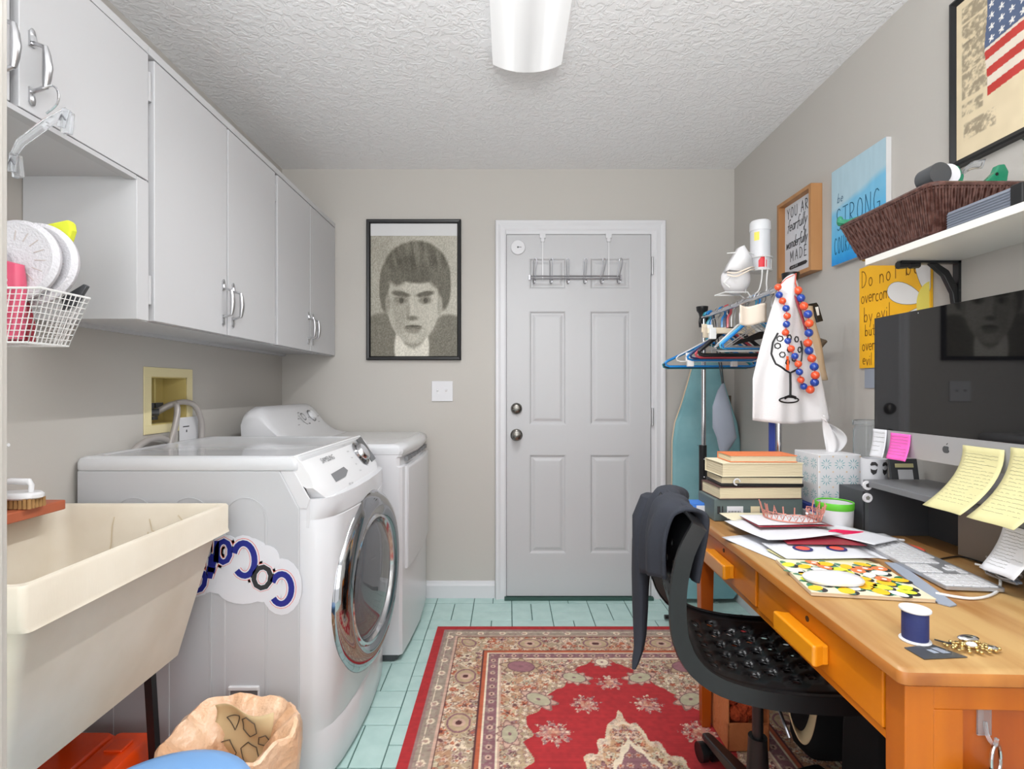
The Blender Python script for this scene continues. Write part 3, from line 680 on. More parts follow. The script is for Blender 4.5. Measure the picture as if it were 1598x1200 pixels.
obj('handle', MB().loft([[(bx+.06*math.cos(a)*k, by+.03*math.sin(a)*k, z) for a in [2*PI*i/28 for i in range(28)]] for z, k in ((bz+.022, .86), (bz+.026, 1), (bz+.034, 1), (bz+.039, .9))]).tube([(bx+.03, by, bz+.036), (bx+.032, by, bz+.056), (bx+.025, by, bz+.064), (bx-.02, by, bz+.066), (bx-.05, by, bz+.06)], [.006, .006, .009, .008, .006], 10), 'white', t2, smooth=True)
obj('wood_block', MB().prism([(0, 0), (.085, 0), (.085, .026), (0, .026)], (XL+.003, 1.42, .861), (1, 0, 0), (0, 0, 1), (0, -.40, 0)), 'redwood', bevel=.003, label='reddish wooden block lying on the sink back rim', cat='wood block', base=(XL+.04, 1.25, .861))
t2 = thing('soap_dispenser', 'white soap pump with thin spout at the far left of the sink', 'dispenser', (-1.222, 1.225, .8875))
obj('bottle', MB().lathe([(0, 0), (.026, 0), (.028, .01), (.028, .06), (.02, .075), (.009, .08), (.009, .09)], (-1.225, 1.225, .8885), (0, 0, 1), 20), 'white', t2, smooth=True)
obj('pump', MB().cyl((-1.225, 1.225, .975), (-1.225, 1.225, 1.05), .004).tube([(-1.235, 1.225, 1.05), (-1.20, 1.225, 1.053), (-1.17, 1.225, 1.056)], [.006, .005, .004], 8), 'white', t2)

t = thing('orange_case', 'glossy red-orange plastic case lying under the laundry sink', 'case', (-1.1, 1.2, .001))
mb = MB()
for (a, b) in ((-1.245, -1.10), (-1.097, -.988)):
    mb.loft([rrect(a, b, .90, 1.47, .012, z, 3) for z in (.005, .215)]+[rrect(a+.008, b-.008, .908, 1.462, .01, .226, 3)])
obj('shell', mb, 'redorange', t, smooth=True)
for y in (1.05, 1.22, 1.38): obj('latch', MB().box(-1.07, -1.02, y, y+.045, .225, .233), 'redorange', t, bevel=.003)
obj('storage_tub', MB().loft([rrect(-1.24, -.99, .70, .895, .02, .001), rrect(-1.25, -.98, .69, .895, .02, .20), rrect(-1.24, -.99, .70, .885, .02, .20), rrect(-1.23, -1.0, .71, .88, .02, .02)]), 'black', smooth=True, label='black plastic tub pushed under the near end of the sink', cat='tub', base=(-1.11, .8, 0))

# waste bin with a peach bag
cxb, cyb = -.70, 1.325
t = thing('waste_bin', 'small waste bin lined with a peach plastic bag next to the washer', 'waste bin', (cxb, cyb, 0))
obj('bin', MB().lathe([(0, .001), (.085, .001), (.092, .265), (.094, .272), (.088, .265), (.09, .015), (0, .015)], (cxb, cyb, 0), (0, 0, 1), 32, False, False), 'greybrown', t, smooth=True)
R = []; n = 72
for q, (r, z, amp) in enumerate(((.135, .10, .006), (.152, .18, .010), (.160, .25, .012), (.163, .30, .010), (.158, .325, .008), (.150, .330, .008), (.138, .318, .009), (.110, .296, .005), (.080, .262, .003), (.074, .20, .003), (.066, .17, .003))):
    P = []
    for i in range(n):
        a = 2*PI*i/n; wv = amp*(.8*math.sin(5*a+q*.4)+.5*math.sin(11*a+1+q*.5)+.25*math.sin(23*a+2+q))
        P.append((cxb+(r+wv)*math.cos(a), cyb+(r+wv*.8)*math.sin(a), z+.010*math.sin(3*a+1)*(z > .2)+.006*math.sin(11*a)*(z > .2)))
    R.append(P)
obj('liner', MB().loft(R, False, True), 'bag', t, smooth=True)
knot = MB(); knot.grid(lambda a, b: (cxb+.10+.05*a+.015*math.sin(9*b), cyb-.13-.02*math.sin(PI*a)+.012*math.sin(7*b+a*3), .31-.11*b+.01*math.sin(8*a)), 10, 12)
obj('bag_knot', knot, 'bag', t, smooth=True, solid=.003)
t = thing('paper_wrap', 'crumpled tan paper printed with dark polygons inside the waste bin', 'paper', (-.695, 1.35, .16))
def crump(a, b): return (-.782+.172*a+.005*math.sin(9*b), 1.372+.020*math.sin(4*a+1)+.008*math.sin(9*b+4*a), .17+.175*b+.006*math.sin(7*a))
obj('sheet', MB().grid(crump, 18, 18), 'bagpaper', t, smooth=True, solid=.001)
mb = MB()
def crl(pts):
    P = []
    for (a, b), (c, d) in zip(pts[:-1], pts[1:]):
        for k in range(6): P.append((a+(c-a)*k/6, b+(d-b)*k/6))
    P.append(pts[-1]); mb.tube([Vector(crump(*p))+Vector((0, -.003, 0)) for p in P], .0013, 5)
for cx, cy, r, k in ((.6, .8, .16, 6), (.25, .35, .15, 5), (.65, .4, .16, 6), (.88, .62, .1, 5), (.3, .75, .14, 3), (.5, .12, .1, 5)):
    crl([(cx+r*math.cos(2*PI*i/k+k), cy+r*math.sin(2*PI*i/k+k)) for i in range(k+1)])
obj('print', mb, 'brown', t)
t = thing('blue_hamper', 'round pale-blue domed lid of a hamper in front of the waste bin', 'hamper', (-.655, .975, 0))
obj('bucket', MB().lathe([(0, .001), (.13, .001), (.165, .37), (.16, .37), (.125, .01), (0, .01)], (-.665, .975, 0), (0, 0, 1), 40, False, False), 'blue', t, smooth=True)
obj('lid', MB().lathe([(.170, .365), (.178, .368), (.178, .385), (.170, .398), (.148, .406), (.105, .412), (.05, .416), (0, .417)], (-.665, .975, 0), (0, 0, 1), 48, True, False), 'blue', t, smooth=True)

# clear hanger on the cabinet pull
t = thing('clip_hanger', 'clear plastic clip hanger dangling from the near cabinet handle', 'hanger', (-.946, 1.078, 1.63))
hx, hy = -.946, 1.078
obj('hook', MB().tube(bez([(hx-.005, hy-.01, 1.800), (hx+.006, hy, 1.812), (hx+.018, hy, 1.80), (hx+.016, hy, 1.775), (hx-.006, hy, 1.755)]), .0022, 8), 'chrome', t, smooth=True)
obj('bar', MB().tube([(hx+.03, hy+.01, 1.768), (hx-.005, hy, 1.735), (hx-.05, hy-.01, 1.69), (hx-.062, hy-.012, 1.665)], [.006, .009, .008, .006], 8), 'clear', t, smooth=True)
for (x, z, a) in ((hx+.038, 1.735, .1), (hx-.066, 1.645, -.1)):
    c = obj('clip', MB().obox((x, hy, z), (.020, .010, .045), Matrix.Rotation(a, 3, 'Y')).obox((x, hy-.010, z+.005), (.018, .004, .04), Matrix.Rotation(a+.2, 3, 'Y')), 'clear', t, bevel=.003)
    obj('spring', MB().tube([(x-.006, hy-.012, z), (x, hy-.014, z+.01), (x+.006, hy-.012, z)], .002, 6), 'steel', c)

# wire basket on the left wall
t = thing('wire_basket', 'white wire-mesh basket mounted on the wall over the sink', 'basket', (-1.1, 1.13, 1.28))
def bq(u, top): 
    return None
mb = MB()
TB = [(-1.285, 1.075), (-.960, 1.075), (-.960, 1.20), (-1.285, 1.20)]; BB = [(-1.285, 1.085), (-.996, 1.085), (-.996, 1.185), (-1.285, 1.185)]
zt, zb = 1.395, 1.284
for P, z, r in ((TB, zt, .0026), (BB, zb, .0022)): mb.tube([(x, y, z) for x, y in P], r, 6, closed=True)
def lerp(a, b, k): return a+(b-a)*k
for (i, j, n) in ((0, 1, 26), (1, 2, 10), (3, 2, 26)):
    for k in range(n+1):
        q = k/n; T = (lerp(TB[i][0], TB[j][0], q), lerp(TB[i][1], TB[j][1], q), zt); q2 = min(1, max(0, q+.0)); B_ = (lerp(BB[i][0], BB[j][0], q2), lerp(BB[i][1], BB[j][1], q2), zb)
        mb.tube([T, B_], .0011, 4)
    for m in range(1, 9):
        h = m/9; mb.tube([(lerp(BB[i][0], TB[i][0], h), lerp(BB[i][1], TB[i][1], h), lerp(zb, zt, h)), (lerp(BB[j][0], TB[j][0], h), lerp(BB[j][1], TB[j][1], h), lerp(zb, zt, h))], .0011, 4)
for k in range(12): mb.tube([(-1.285+.026*k, 1.085, zb), (-1.285+.026*k, 1.185, zb)], .0012, 4)
obj('mesh', mb, 'wirew', t)
for (cx, cy, lab, r) in ((-1.058, 1.125, 'front white terry polishing bonnet standing in the wire basket', .088), (-1.048, 1.155, 'rear white terry polishing bonnet behind the other one', .092)):
    t = thing('polishing_bonnet', lab, 'polishing pad', (cx, cy, 1.39), 0, 'polishing bonnets in the wire basket')
    ax = Vector((.12, -1, .12)).normalized(); c = Vector((cx, cy, 1.462))
    obj('terry_rim', MB().lathe([(r-.022, -.004), (r-.010, -.012), (r, -.004), (r+.002, .006), (r-.008, .014), (r-.022, .010)], c, ax, 56, True, True), 'pad', t, smooth=True)
    obj('backing', MB().lathe([(r-.02, .008), (r-.035, .004), (r-.05, .008), (.02, .006), (0, .006)], c, ax, 48, False, False), 'padin', t, smooth=True)
    mb = MB(); a_ = ax.orthogonal().normalized(); b_ = ax.cross(a_)
    for i in range(16):
        an = 2*PI*i/16; d = a_*math.cos(an)+b_*math.sin(an); mb.tube([c+ax*.010+d*(r-.024), c+ax*.011+d*(r-.045)], .0012, 5)
    obj('seam', mb, 'padin', t)
t = thing('soap_bottle', 'flat pink liquid soap bottle with clear cap in the wire basket', 'bottle', (-1.075, 1.10, 1.29))
obj('bottle', MB().loft([rrect(-1.13, -1.02, 1.085, 1.112, .012, 1.292), rrect(-1.128, -1.016, 1.085, 1.112, .012, 1.41), rrect(-1.125, -1.02, 1.087, 1.11, .011, 1.448), rrect(-1.10, -1.05, 1.09, 1.108, .008, 1.456)]), 'pink', t, smooth=True)
obj('cap', MB().lathe([(.022, 0), (.022, .012), (.012, .024), (0, .026)], (-1.075, 1.10, 1.455), (0, 0, 1), 16, True, False), 'clear', t, smooth=True)
mb = MB()
for i, (a, b) in enumerate(((-.03, .02), (-.038, .03), (-.036, .03), (-.02, .022))): mb.ribbon([(a, 0), (b, 0)], .005 if i else .003, (-1.07, 1.0845, 1.425-i*.012), (1, 0, 0), (0, 0, 1))
obj('label_print', mb, 'paper', t)
obj('refill_pouch', MB().loft([rrect(-1.20, -1.03, 1.125, 1.145, .008, 1.289), rrect(-1.195, -1.035, 1.12, 1.15, .008, 1.33), rrect(-1.19, -1.04, 1.13, 1.14, .004, 1.375)]), 'maroon', smooth=True, label='dark red pouch low in the wire basket behind the soap', cat='pouch', base=(-1.11, 1.135, 1.289))
obj('sponge', MB().prism([(0, 0), (.055, .012), (.062, .004), (.064, -.012), (.05, -.055), (.0, -.06)], (-1.045, 1.192, 1.556), (1, 0, 0), (0, 0, 1), (0, -.018, 0)), 'limefoam', bevel=.004, label='lime yellow sponge poking out behind the white bonnets', cat='sponge', base=(-1.02, 1.18, 1.45))
obj('dust_pan', MB().prism([(0, 0), (.05, .03), (.058, .025), (.03, -.02), (.0, -.03)], (-1.01, 1.192, 1.395), (1, 0, 0), (0, 0, 1), (0, -.01, 0)), 'dgrey', bevel=.002, label='dark grey scraper tip sticking out at the basket edge', cat='scraper', base=(-.99, 1.19, 1.38))

# ------------------------------------------------------------------ back wall: portrait, switch, door hooks, dial
t = thing('portrait_frame', 'black framed sepia portrait of a man on the back wall', 'picture', (-.535, YB-.001, 1.351))
fx0, fx1, fz0, fz1 = -.803, -.267, 1.351, 2.148
R = []
for k, dp in ((0, 0), (0, .022), (.005, .026), (.016, .024), (.022, .016), (.023, .008)):
    R.append([(fx0+k, YB-dp, fz0+k), (fx1-k, YB-dp, fz0+k), (fx1-k, YB-dp, fz1-k), (fx0+k, YB-dp, fz1-k)])
obj('frame', MB().loft(R, False, False), 'black', t)
def portrait(U, V):
    x = (U-.5)*2; y = V*1.5   # x -1..1, y 0..1.5
    def el(cx, cy, rx, ry, s=.06, a=0):
        dx, dy = x-cx, y-cy; ca, sa = math.cos(a), math.sin(a); dx, dy = dx*ca+dy*sa, -dx*sa+dy*ca
        d = np.sqrt((dx/rx)**2+(dy/ry)**2); return np.clip((1-d)/s+.5, 0, 1)
    g = 158+16*(vnoise(x*3+9, y*3)-.5)+18*U
    def over(g, m, val): return g*(1-m)+val*m
    g = over(g, el(-.75, .12, .55, .42, .1), 108); g = over(g, el(.8, .10, .62, .42, .1), 104)       # suit
    g = over(g, el(-.05, .10, .40, .42, .12), 205)                                                     # shirt
    g = over(g, el(-.02, .34, .30, .24, .2), 140)                                                      # neck shade
    g = over(g, el(.05, 1.02, .78, .42, .08), 92); g = over(g, el(.68, .88, .17, .30, .2), 90); g = over(g, el(-.66, .85, .14, .30, .2), 96)   # hair
    g = over(g, el(-.02, .66, .60, .50, .06), 168)                                                     # face
    g = over(g, el(-.02, .40, .38, .24, .15), 164); g = over(g, el(.30, .60, .28, .3, .6)*.5, 188); g = over(g, el(-.35, .62, .16, .3, .6)*.6, 138)
    g = over(g, el(-.05, .93, .48, .12, .5), 178)
    g = over(g, el(.1, 1.08, .60, .17, .2), 84); g = over(g, el(-.38, 1.0, .2, .12, .5), 92); g = over(g, el(.55, 1.0, .2, .14, .5), 94)
    h = vnoise(x*16+y*5, y*5)                                                                          # hair strands
    hm = np.clip((y-1.0)*6, 0, 1)*el(.05, 1.05, .78, .40, .1); g = g+hm*(h-.45)*46
    for sx in (-.30, .26):
        g = over(g, el(sx, .775, .20, .035, .5, -.10 if sx < 0 else .10), 84)      # brow
        g = over(g, el(sx, .70, .15, .05, .6), 118); g = over(g, el(sx+.01, .695, .05, .035, .5), 66)
    g = over(g, el(-.04, .57, .06, .16, .8)*.6, 190); g = over(g, el(-.14, .56, .045, .12, .9)*.6, 128)
    g = over(g, el(-.04, .475, .13, .03, .8), 110)
    g = over(g, el(-.02, .355, .20, .035, .5), 104); g = over(g, el(-.02, .315, .15, .03, .7), 132); g = over(g, el(-.02, .375, .17, .01, .6), 70)
    g = over(g, el(-.03, .23, .16, .05, .9)*.6, 186)
    g = over(g, el(-.60, .66, .06, .12, .5), 140); g = over(g, el(.60, .64, .06, .12, .5), 150)
    gr = np.modf(np.abs(np.sin(np.floor(x*70)*12.9898+np.floor(y*70)*78.233)*43758.5453))[0]
    g = g+(gr-.5)*34
    return np.stack([g+5, g+1, g-12], -1)
ph = (fz1-fz0)*.885
paint('print', portrait, 150, 210, (fx0+.022, YB-.010, fz0+.022), (fx1-fx0-.044, 0, 0), (0, 0, ph-.022), parent=t)
obj('mat_strip', MB().box(fx0+.02, fx1-.02, YB-.0125, YB-.004, fz0+ph, fz1-.02), 'portrait_strip', t)
obj('backboard', MB().box(fx0+.01, fx1-.01, YB-.007, YB-.001, fz0+.01, fz1-.01), 'portrait_strip', t)
t = thing('light_switch', 'white double switch plate beside the door', 'light switch', (-.375, YB, 1.174))
obj('plate', MB().box(-.435, -.315, YB-.007, YB-.0005, 1.117, 1.232), 'trimw', t, bevel=.002)
for x in (-.40, -.352): obj('toggle', MB().box(x-.006, x+.006, YB-.0075, YB-.006, 1.160, 1.186).obox((x, YB-.012, 1.180), (.009, .014, .007), Matrix.Rotation(.5, 3, 'X')), 'white', t, bevel=.001)
t = thing('dial_gauge', 'small round white dial stuck on the door corner', 'gauge', (.055, ys, 1.984))
obj('case', MB().lathe([(0, 0), (.041, 0), (.041, .008), (.038, .011), (.0, .011)], (.055, ys, 1.984), (0, -1, 0), 36, False, False), 'trimw', t, smooth=True)
obj('hand', MB().box(.052, .075, ys-.0125, ys-.011, 1.983, 1.986).cyl((.055, ys-.011, 1.984), (.055, ys-.014, 1.984), .005), 'dgrey', t)
t = thing('door_hook_rack', 'chrome over-door rack with six double hooks', 'hook rack', (.378, ys-.005, 1.80))
mb = MB()
for x in (.194, .566):
    mb.box(x-.003, x+.003, ys-.008, ys-.005, 1.80, 2.056)
obj('strap', mb, 'white', t)
for x in (.194, .566): obj('strap_clip', MB().box(x-.017, x+.017, ys-.012, ys-.001, 2.035, 2.062).box(x-.01, x+.01, ys-.011, ys-.002, 2.015, 2.036), 'trimw', t, bevel=.002)
obj('rail', MB().cyl((.118, ys-.012, 1.822), (.636, ys-.012, 1.822), .0035, n=8).cyl((.118, ys-.012, 1.806), (.636, ys-.012, 1.806), .003, n=8).box(.116, .124, ys-.016, ys-.006, 1.80, 1.828).box(.630, .638, ys-.016, ys-.006, 1.80, 1.828), 'steel', t)
for i in range(6):
    x = .146+.0945*i; s = (.004, 0, -.002, .003, .012, .010)[i]
    mb = MB().tube(bez([(x-.006, ys-.012, 1.815), (x-.007+s, ys-.03, 1.88), (x-.009+s, ys-.036, 1.905), (x+s, ys-.038, 1.916), (x+.009+s, ys-.036, 1.905), (x+.007+s, ys-.03, 1.88), (x+.006, ys-.012, 1.815)]), .0022, 6)
    mb.tube(bez([(x-.005, ys-.012, 1.81), (x-.006, ys-.02, 1.785), (x, ys-.045, 1.772), (x+.003, ys-.05, 1.79)]), .0022, 6).sph((x+.003, ys-.05, 1.792), .005, 8, 6)
    obj('hook', mb, 'steel', t, smooth=True)

# ------------------------------------------------------------------ right wall pictures
RX, RU, RV = Vector((0, -1, 0)), Vector((0, -1, 0)), Vector((0, 0, 1))
t = thing('scripture_frame', 'small brown wood framed white sign lettered YOU ARE fearfully & wonderfully MADE', 'sign', (XR, 2.28, 1.655))
ya, yb, za, zb_ = 2.414, 2.144, 1.675, 2.032
xf = XR-.048
R = []
for k, x in ((0, XR-.001), (0, xf), (.016, xf), (.017, xf+.030)):
    R.append([(x, ya-k, za+k), (x, yb+k, za+k), (x, yb+k, zb_-k), (x, ya-k, zb_-k)])
obj('frame', MB().loft(R, False, False), 'framewood', t)
sgn = obj('sign_panel', MB().box(xf+.028, xf+.034, yb+.01, ya-.01, za+.01, zb_-.01), 'paper', t)
mb = MB(); o = (xf+.0275, ya-.017, za+.017)
write(mb, 'YOU ARE', .020, .262, .045, .0038, o, RU, RV, .85, .18)
write(mb, 'fearfully', .020, .205, .050, .0040, o, RU, RV, .80, .02, .25); write(mb, '&', .15, .178, .02, .0022, o, RU, RV)
write(mb, 'wonderfully', .010, .128, .048, .0040, o, RU, RV, .66, .02, .25); write(mb, 'MADE', .045, .066, .045, .0036, o, RU, RV, .85, .25)
obj('lettering', mb, 'ink', sgn, kind='stuff')
obj('label_band', MB().prism([(.045, .03), (.17, .03), (.18, .037), (.17, .046), (.045, .046), (.038, .038)], o, RU, RV, Vector((-.0006, 0, 0))), 'ink', sgn)
mb = MB(); write(mb, 'psalm 139:14', .055, .035, .010, .0012, o, RU, RV, .75, .12, lift=.0009); obj('lettering', mb, 'paper', sgn)

def wall_canvas(U, V):   # pale to bright blue in brushed bands
    d = V+.18*(1-U)*0+.20*U*0-.16*(U-.5)
    a = np.array([176, 205, 218.]); b = np.array([120, 190, 225.]); c = np.array([60, 170, 228.]); e = np.array([20, 140, 215.])
    k1 = np.clip((.66-d+.02*vnoise(U*9, V*9))*14, 0, 1)[..., None]; k2 = np.clip((.5-d)*2.4, 0, 1)[..., None]; k3 = np.clip((.16-V)*6, 0, 1)[..., None]
    g = a*(1-k1)+b*k1; g = g*(1-k2)+c*k2; g = g*(1-k3)+e*k3
    return g+6*(vnoise(U*30, V*6)-.5)[..., None]
t = thing('blue_canvas', 'light blue painted canvas lettered be STRONG on the right wall', 'canvas', (XR, 1.9, 1.665))
ya, yb, za, zb_ = 2.052, 1.757, 1.667, 2.035; xf = XR-.019
obj('canvas', MB().box(xf, XR-.001, yb, ya, za, zb_), 'portrait_strip', t)
cv = paint('painting', wall_canvas, 60, 70, (xf, ya, za), (0, -(ya-yb), 0), (0, 0, zb_-za), parent=t, lift=.0004)
mb = MB(); o = (xf-.0006, ya, za)
write(mb, 'be', .035, .235, .035, .0022, o, RU, RV, .8, .12, .2); write(mb, 'STRONG', .03, .128, .082, .0034, o, RU, RV, .68, .10)
write(mb, 'COURAGEOUS', .018, .040, .062, .0034, o, RU, RV, .42, .09)
obj('lettering', mb, 'ink_teal', cv, kind='stuff')

t = thing('yellow_poster', 'yellow hand-lettered poster with white flower, partly behind the monitor', 'poster', (XR, 1.74, 1.22))
ya, yb, za, zb_ = 1.907, 1.585, 1.262, 1.625; xf = XR-.008
pb_ = obj('board', MB().box(xf, XR-.001, yb, ya, za, zb_), 'yellow', t)
mb = MB(); o = (xf, ya, za)
write(mb, 'Do noT be', .012, .290, .058, .0030, o, RU, RV, .75, .16, 0, .06); write(mb, 'overcome', .010, .232, .050, .0030, o, RU, RV, .72, .03, 0, .12)
write(mb, 'by evil,', .024, .165, .052, .0030, o, RU, RV, .75, .08, 0, .1); write(mb, 'but', .03, .115, .04, .0030, o, RU, RV, .75, .08)
write(mb, 'overcome', .015, .062, .045, .0030, o, RU, RV, .72, .03, 0, .1); write(mb, 'evil with', .018, .012, .042, .0030, o, RU, RV, .72, .06, 0, .1)
obj('lettering', mb, 'ink_brown', pb_, kind='stuff')
def petal(cx, cy, a, L, w_):
    P = [];
    for i in range(24):
        q = 2*PI*i/24; u_ = L/2*(1-math.cos(q))+.03; v_ = w_*math.sin(q)*(.55+.45*u_/L); P.append((cx+u_*math.cos(a)-v_*math.sin(a), cy+u_*math.sin(a)+v_*math.cos(a)))
    return [(min(max(x, 0), ya-yb), min(max(y, 0), zb_-za)) for x, y in P]
cx, cy = .318, .19
for a in (1.75, 2.75, 3.7, 4.6):
    pl = petal(cx, cy, a, .16, .038); 
    pp = obj('petal', MB().prism(pl, o, RU, RV, Vector((-.0005, 0, 0))), 'flower_white', pb_)
    mb = MB().ribbon(pl+[pl[0]], .0014, o, RU, RV, .0007); obj('outline', mb, 'ink_soft', pb_)
obj('flower_center', MB().prism([p for p in [(cx+.05*math.cos(a), cy+.062*math.sin(a)) for a in [PI/2+PI*i/16 for i in range(17)]]], o, RU, RV, Vector((-.0012, 0, 0))), 'flower_yellow', pb_)
obj('note_card', MB().box(XR-.004, XR-.001, 1.76, 1.885, 1.19, 1.275), 'greybag', label='grey card peeking out below the yellow poster', cat='card', base=(XR, 1.82, 1.19))

t = thing('flag_poster', 'large black framed vintage poster with stars and stripes at upper right', 'picture', (XR, 1.2, 1.815))
ya, yb, za, zb_ = 1.503, .62, 1.815, 2.29; xf = XR-.022
R = []
for k, x in ((0, XR-.001), (0, xf), (.006, xf-.002), (.018, xf+.004), (.020, xf+.010)):
    R.append([(x, ya-k, za+k), (x, yb+k, za+k), (x, yb+k, zb_-k), (x, ya-k, zb_-k)])
obj('frame', MB().loft(R, False, False), 'black', t)
W_, H_ = ya-yb-.036, zb_-za-.036
def flagp(U, V):
    X, Y = U*W_, V*H_
    g = np.ones(U.shape+(3,))*np.array([222, 205, 172.])
    def rect(a, b, c, d, s=.004): return np.clip((X-a)/s, 0, 1)*np.clip((b-X)/s, 0, 1)*np.clip((Y-c)/s, 0, 1)*np.clip((d-Y)/s, 0, 1)
    sk = vnoise(X*90, Y*90, 3)*.6+vnoise(X*260, Y*260, 5)*.4
    for a, b, c, d in ((.016, .12, .31, .37), (.016, .115, .235, .32), (.016, .11, .16, .235), (.016, .085, .112, .15), (.022, .122, .045, .095), (.016, .15, .372, .42), (.20, .85, .02, .10)):
        m = rect(a, b, c, d)*np.clip((.72-sk)*2.2, 0, .75); g = g*(1-m[..., None])+np.array([136, 124, 104.])*m[..., None]
    yy = Y-.02*np.sin((X-.08)*7); yy2 = yy
    f0 = .092
    inside = (X > f0-.004*np.sin(yy*30)) & (yy > .13) & (yy < .46)
    st = np.floor((yy-.13)/.0245).astype(int)
    stripe = np.where((st % 2 == 0)[..., None], np.array([188, 58, 50.]), np.array([224, 212, 196.])); g = np.where(inside[..., None], stripe, g)
    can = inside & (yy > .26) & (X < .50)
    g = np.where(can[..., None], np.array([84, 98, 128.]), g)
    sx, sy = (X-f0-.016)/.028, (yy-.275)/.030; ax_, ay_ = sx-np.round(sx), sy-np.round(sy); an = np.arctan2(ay_, ax_*.95); r_ = np.hypot(ax_, ay_)
    stt = r_ < .20+.11*np.cos(5*an-PI/2*5+PI*2)
    g = np.where((can & stt)[..., None], np.array([232, 230, 226.]), g)
    return g+8*(vnoise(X*40, Y*40)-.5)[..., None]
pr_ = paint('print', flagp, 420, 230, (xf+.006, ya-.018, za+.018), (0, -W_, 0), (0, 0, H_), parent=t)

# shelf
obj('wall_shelf', MB().box(1.058, XR-.001, .55, 1.55, 1.553, 1.572), 'shelfw', bevel=.001, label='white wall shelf above the monitor', cat='shelf', base=(XR, 1.05, 1.553))
t = thing('shelf_bracket', 'black curled iron bracket under the far end of the white shelf', 'bracket', (XR, 1.497, 1.36))
obj('upright', MB().box(XR-.008, XR-.0005, 1.487, 1.507, 1.36, 1.5525), 'blackm', t)
obj('arm', MB().box(1.12, XR-.001, 1.487, 1.507, 1.546, 1.5525).tube([(1.115, 1.497, 1.541), (1.14, 1.497, 1.543)], .011, 8).tube([(1.15, 1.497, 1.541), (1.175, 1.497, 1.543)], .010, 8), 'blackm', t)
obj('brace', MB().prism([(0, 0), (-.012, 0), (-.020, .06), (-.045, .11), (-.085, .145), (-.065, .148), (-.03, .125), (-.006, .08)], (XR-.002, 1.504, 1.40), (1, 0, 0), (0, 0, 1), (0, -.014, 0)), 'blackm', t, bevel=.002)
t = thing('wicker_basket', 'dark brown woven plastic basket on the far end of the shelf', 'basket', (1.15, 1.43, 1.573))
bb = lambda k, z, i=0: rrect(1.062-.040*k+i, 1.245+.025*k-i, 1.30-.035*k+i, 1.585+.03*k-i, .02, z, 4)
H = .112; z0 = 1.5735
obj('liner', MB().loft([bb(0, z0), bb(.35, z0+H*.35), bb(.9, z0+H*.92), bb(.9, z0+H*.92, .004), bb(.3, z0+H*.35, .005), bb(0, z0+.006, .006)]), 'basket', t)
mb = MB()
def per(k, z, q):   # point at fraction q round the wall
    P = bb(k, z); n = len(P); L = [0]
    for i in range(n): L.append(L[-1]+(Vector(P[(i+1) % n])-Vector(P[i])).length)
    d = q*L[-1]
    for i in range(n):
        if L[i+1] >= d: return Vector(P[i]).lerp(Vector(P[(i+1) % n]), (d-L[i])/(L[i+1]-L[i]+1e-9))
cen = Vector((1.15, 1.44, 0))
for i in range(150):
    q = i/150; out = []
    for j in range(9):
        k = j/8; p = per(k, z0+.004+H*k*.95, q); n_ = (p-cen); n_.z = 0; n_.normalize(); out.append(p+n_*(.0035 if (j//2+i) % 2 else .0005))
    mb.tube(out, .0032, 4)
obj('stakes', mb, 'basket', t, smooth=True)
for k, r in ((.03, .004), (.45, .003), (1.0, .0062), (.93, .004)):
    obj('band', MB().tube([per(k, z0+.004+H*k*.95, i/80) for i in range(80)], r, 6, closed=True), 'basket', t, smooth=True)
# things in the basket
t = thing('tape_dispenser', 'green and black tape gun standing in the basket', 'tape gun', (1.12, 1.33, 1.60))
obj('body', MB().prism([(0, 0), (.09, .01), (.10, .06), (.085, .085), (.06, .088), (.055, .05), (0, .02)], (1.07, 1.36, 1.675), (1, 0, 0), (0, 0, 1), (0, -.02, 0)), 'green', t, bevel=.003)
obj('roll', MB().cyl((1.092, 1.37, 1.732), (1.092, 1.32, 1.732), .028, n=24), 'dgrey', t, smooth=True)
obj('tape_face', MB().cyl((1.125, 1.372, 1.732), (1.125, 1.33, 1.735), .026, n=24), 'paper', t, smooth=True)
t = thing('green_scissors', 'bright green handled tool lying at the basket far end', 'tool', (1.03, 1.55, 1.675))
obj('handle', MB().tube(bez([(1.01, 1.60, 1.70), (1.03, 1.585, 1.692), (1.05, 1.56, 1.695), (1.08, 1.53, 1.70)]), [.013]+[.008]*27 if False else .009, 8), 'green', t, smooth=True)
obj('grip', MB().sph((1.015, 1.60, 1.700), (.008, .012, .015)), 'green', t, smooth=True)
t = thing('green_clamp', 'green plastic clamp end with a hole standing at the basket near end', 'clamp', (1.2, 1.30, 1.66))
obj('arm', MB().prism([(0, 0), (.045, .045), (.052, .062), (.068, .064), (.078, .045), (.074, .02), (.05, .012), (.02, -.005)], (1.165, 1.315, 1.682), (1, 0, 0), (0, 0, 1), (0, -.018, 0)), 'green', t, bevel=.003)
obj('hole', MB().cyl((1.212, 1.296, 1.720), (1.212, 1.2965, 1.720), .004), 'black', t)
t = thing('packing_tape', 'strip of clear tape sticking up from the tape gun', 'tape', (1.17, 1.34, 1.72))
obj('strip', MB().grid(lambda a, b: (1.16+.06*a, 1.345-.01*b, 1.725+.035*a+.02*b+.008*math.sin(4*a)), 6, 3), 'clear', t, smooth=True, solid=.0006)
obj('brown_box', MB().box(1.15, 1.22, 1.31, 1.36, 1.63, 1.702), 'bookdark', bevel=.004, label='dark brown little box in the basket', cat='box', base=(1.18, 1.33, 1.63))
t = thing('ribbed_case', 'long grey ribbed plastic case with black lettered end on the shelf', 'case', (1.11, 1.15, 1.573))
P = [(0, 0)]+[q for i in range(6) for q in ((-.004, .004+.0062*i), (-.001, .0072+.0062*i))]+[(0, .042), (.10, .042), (.10, 0)]
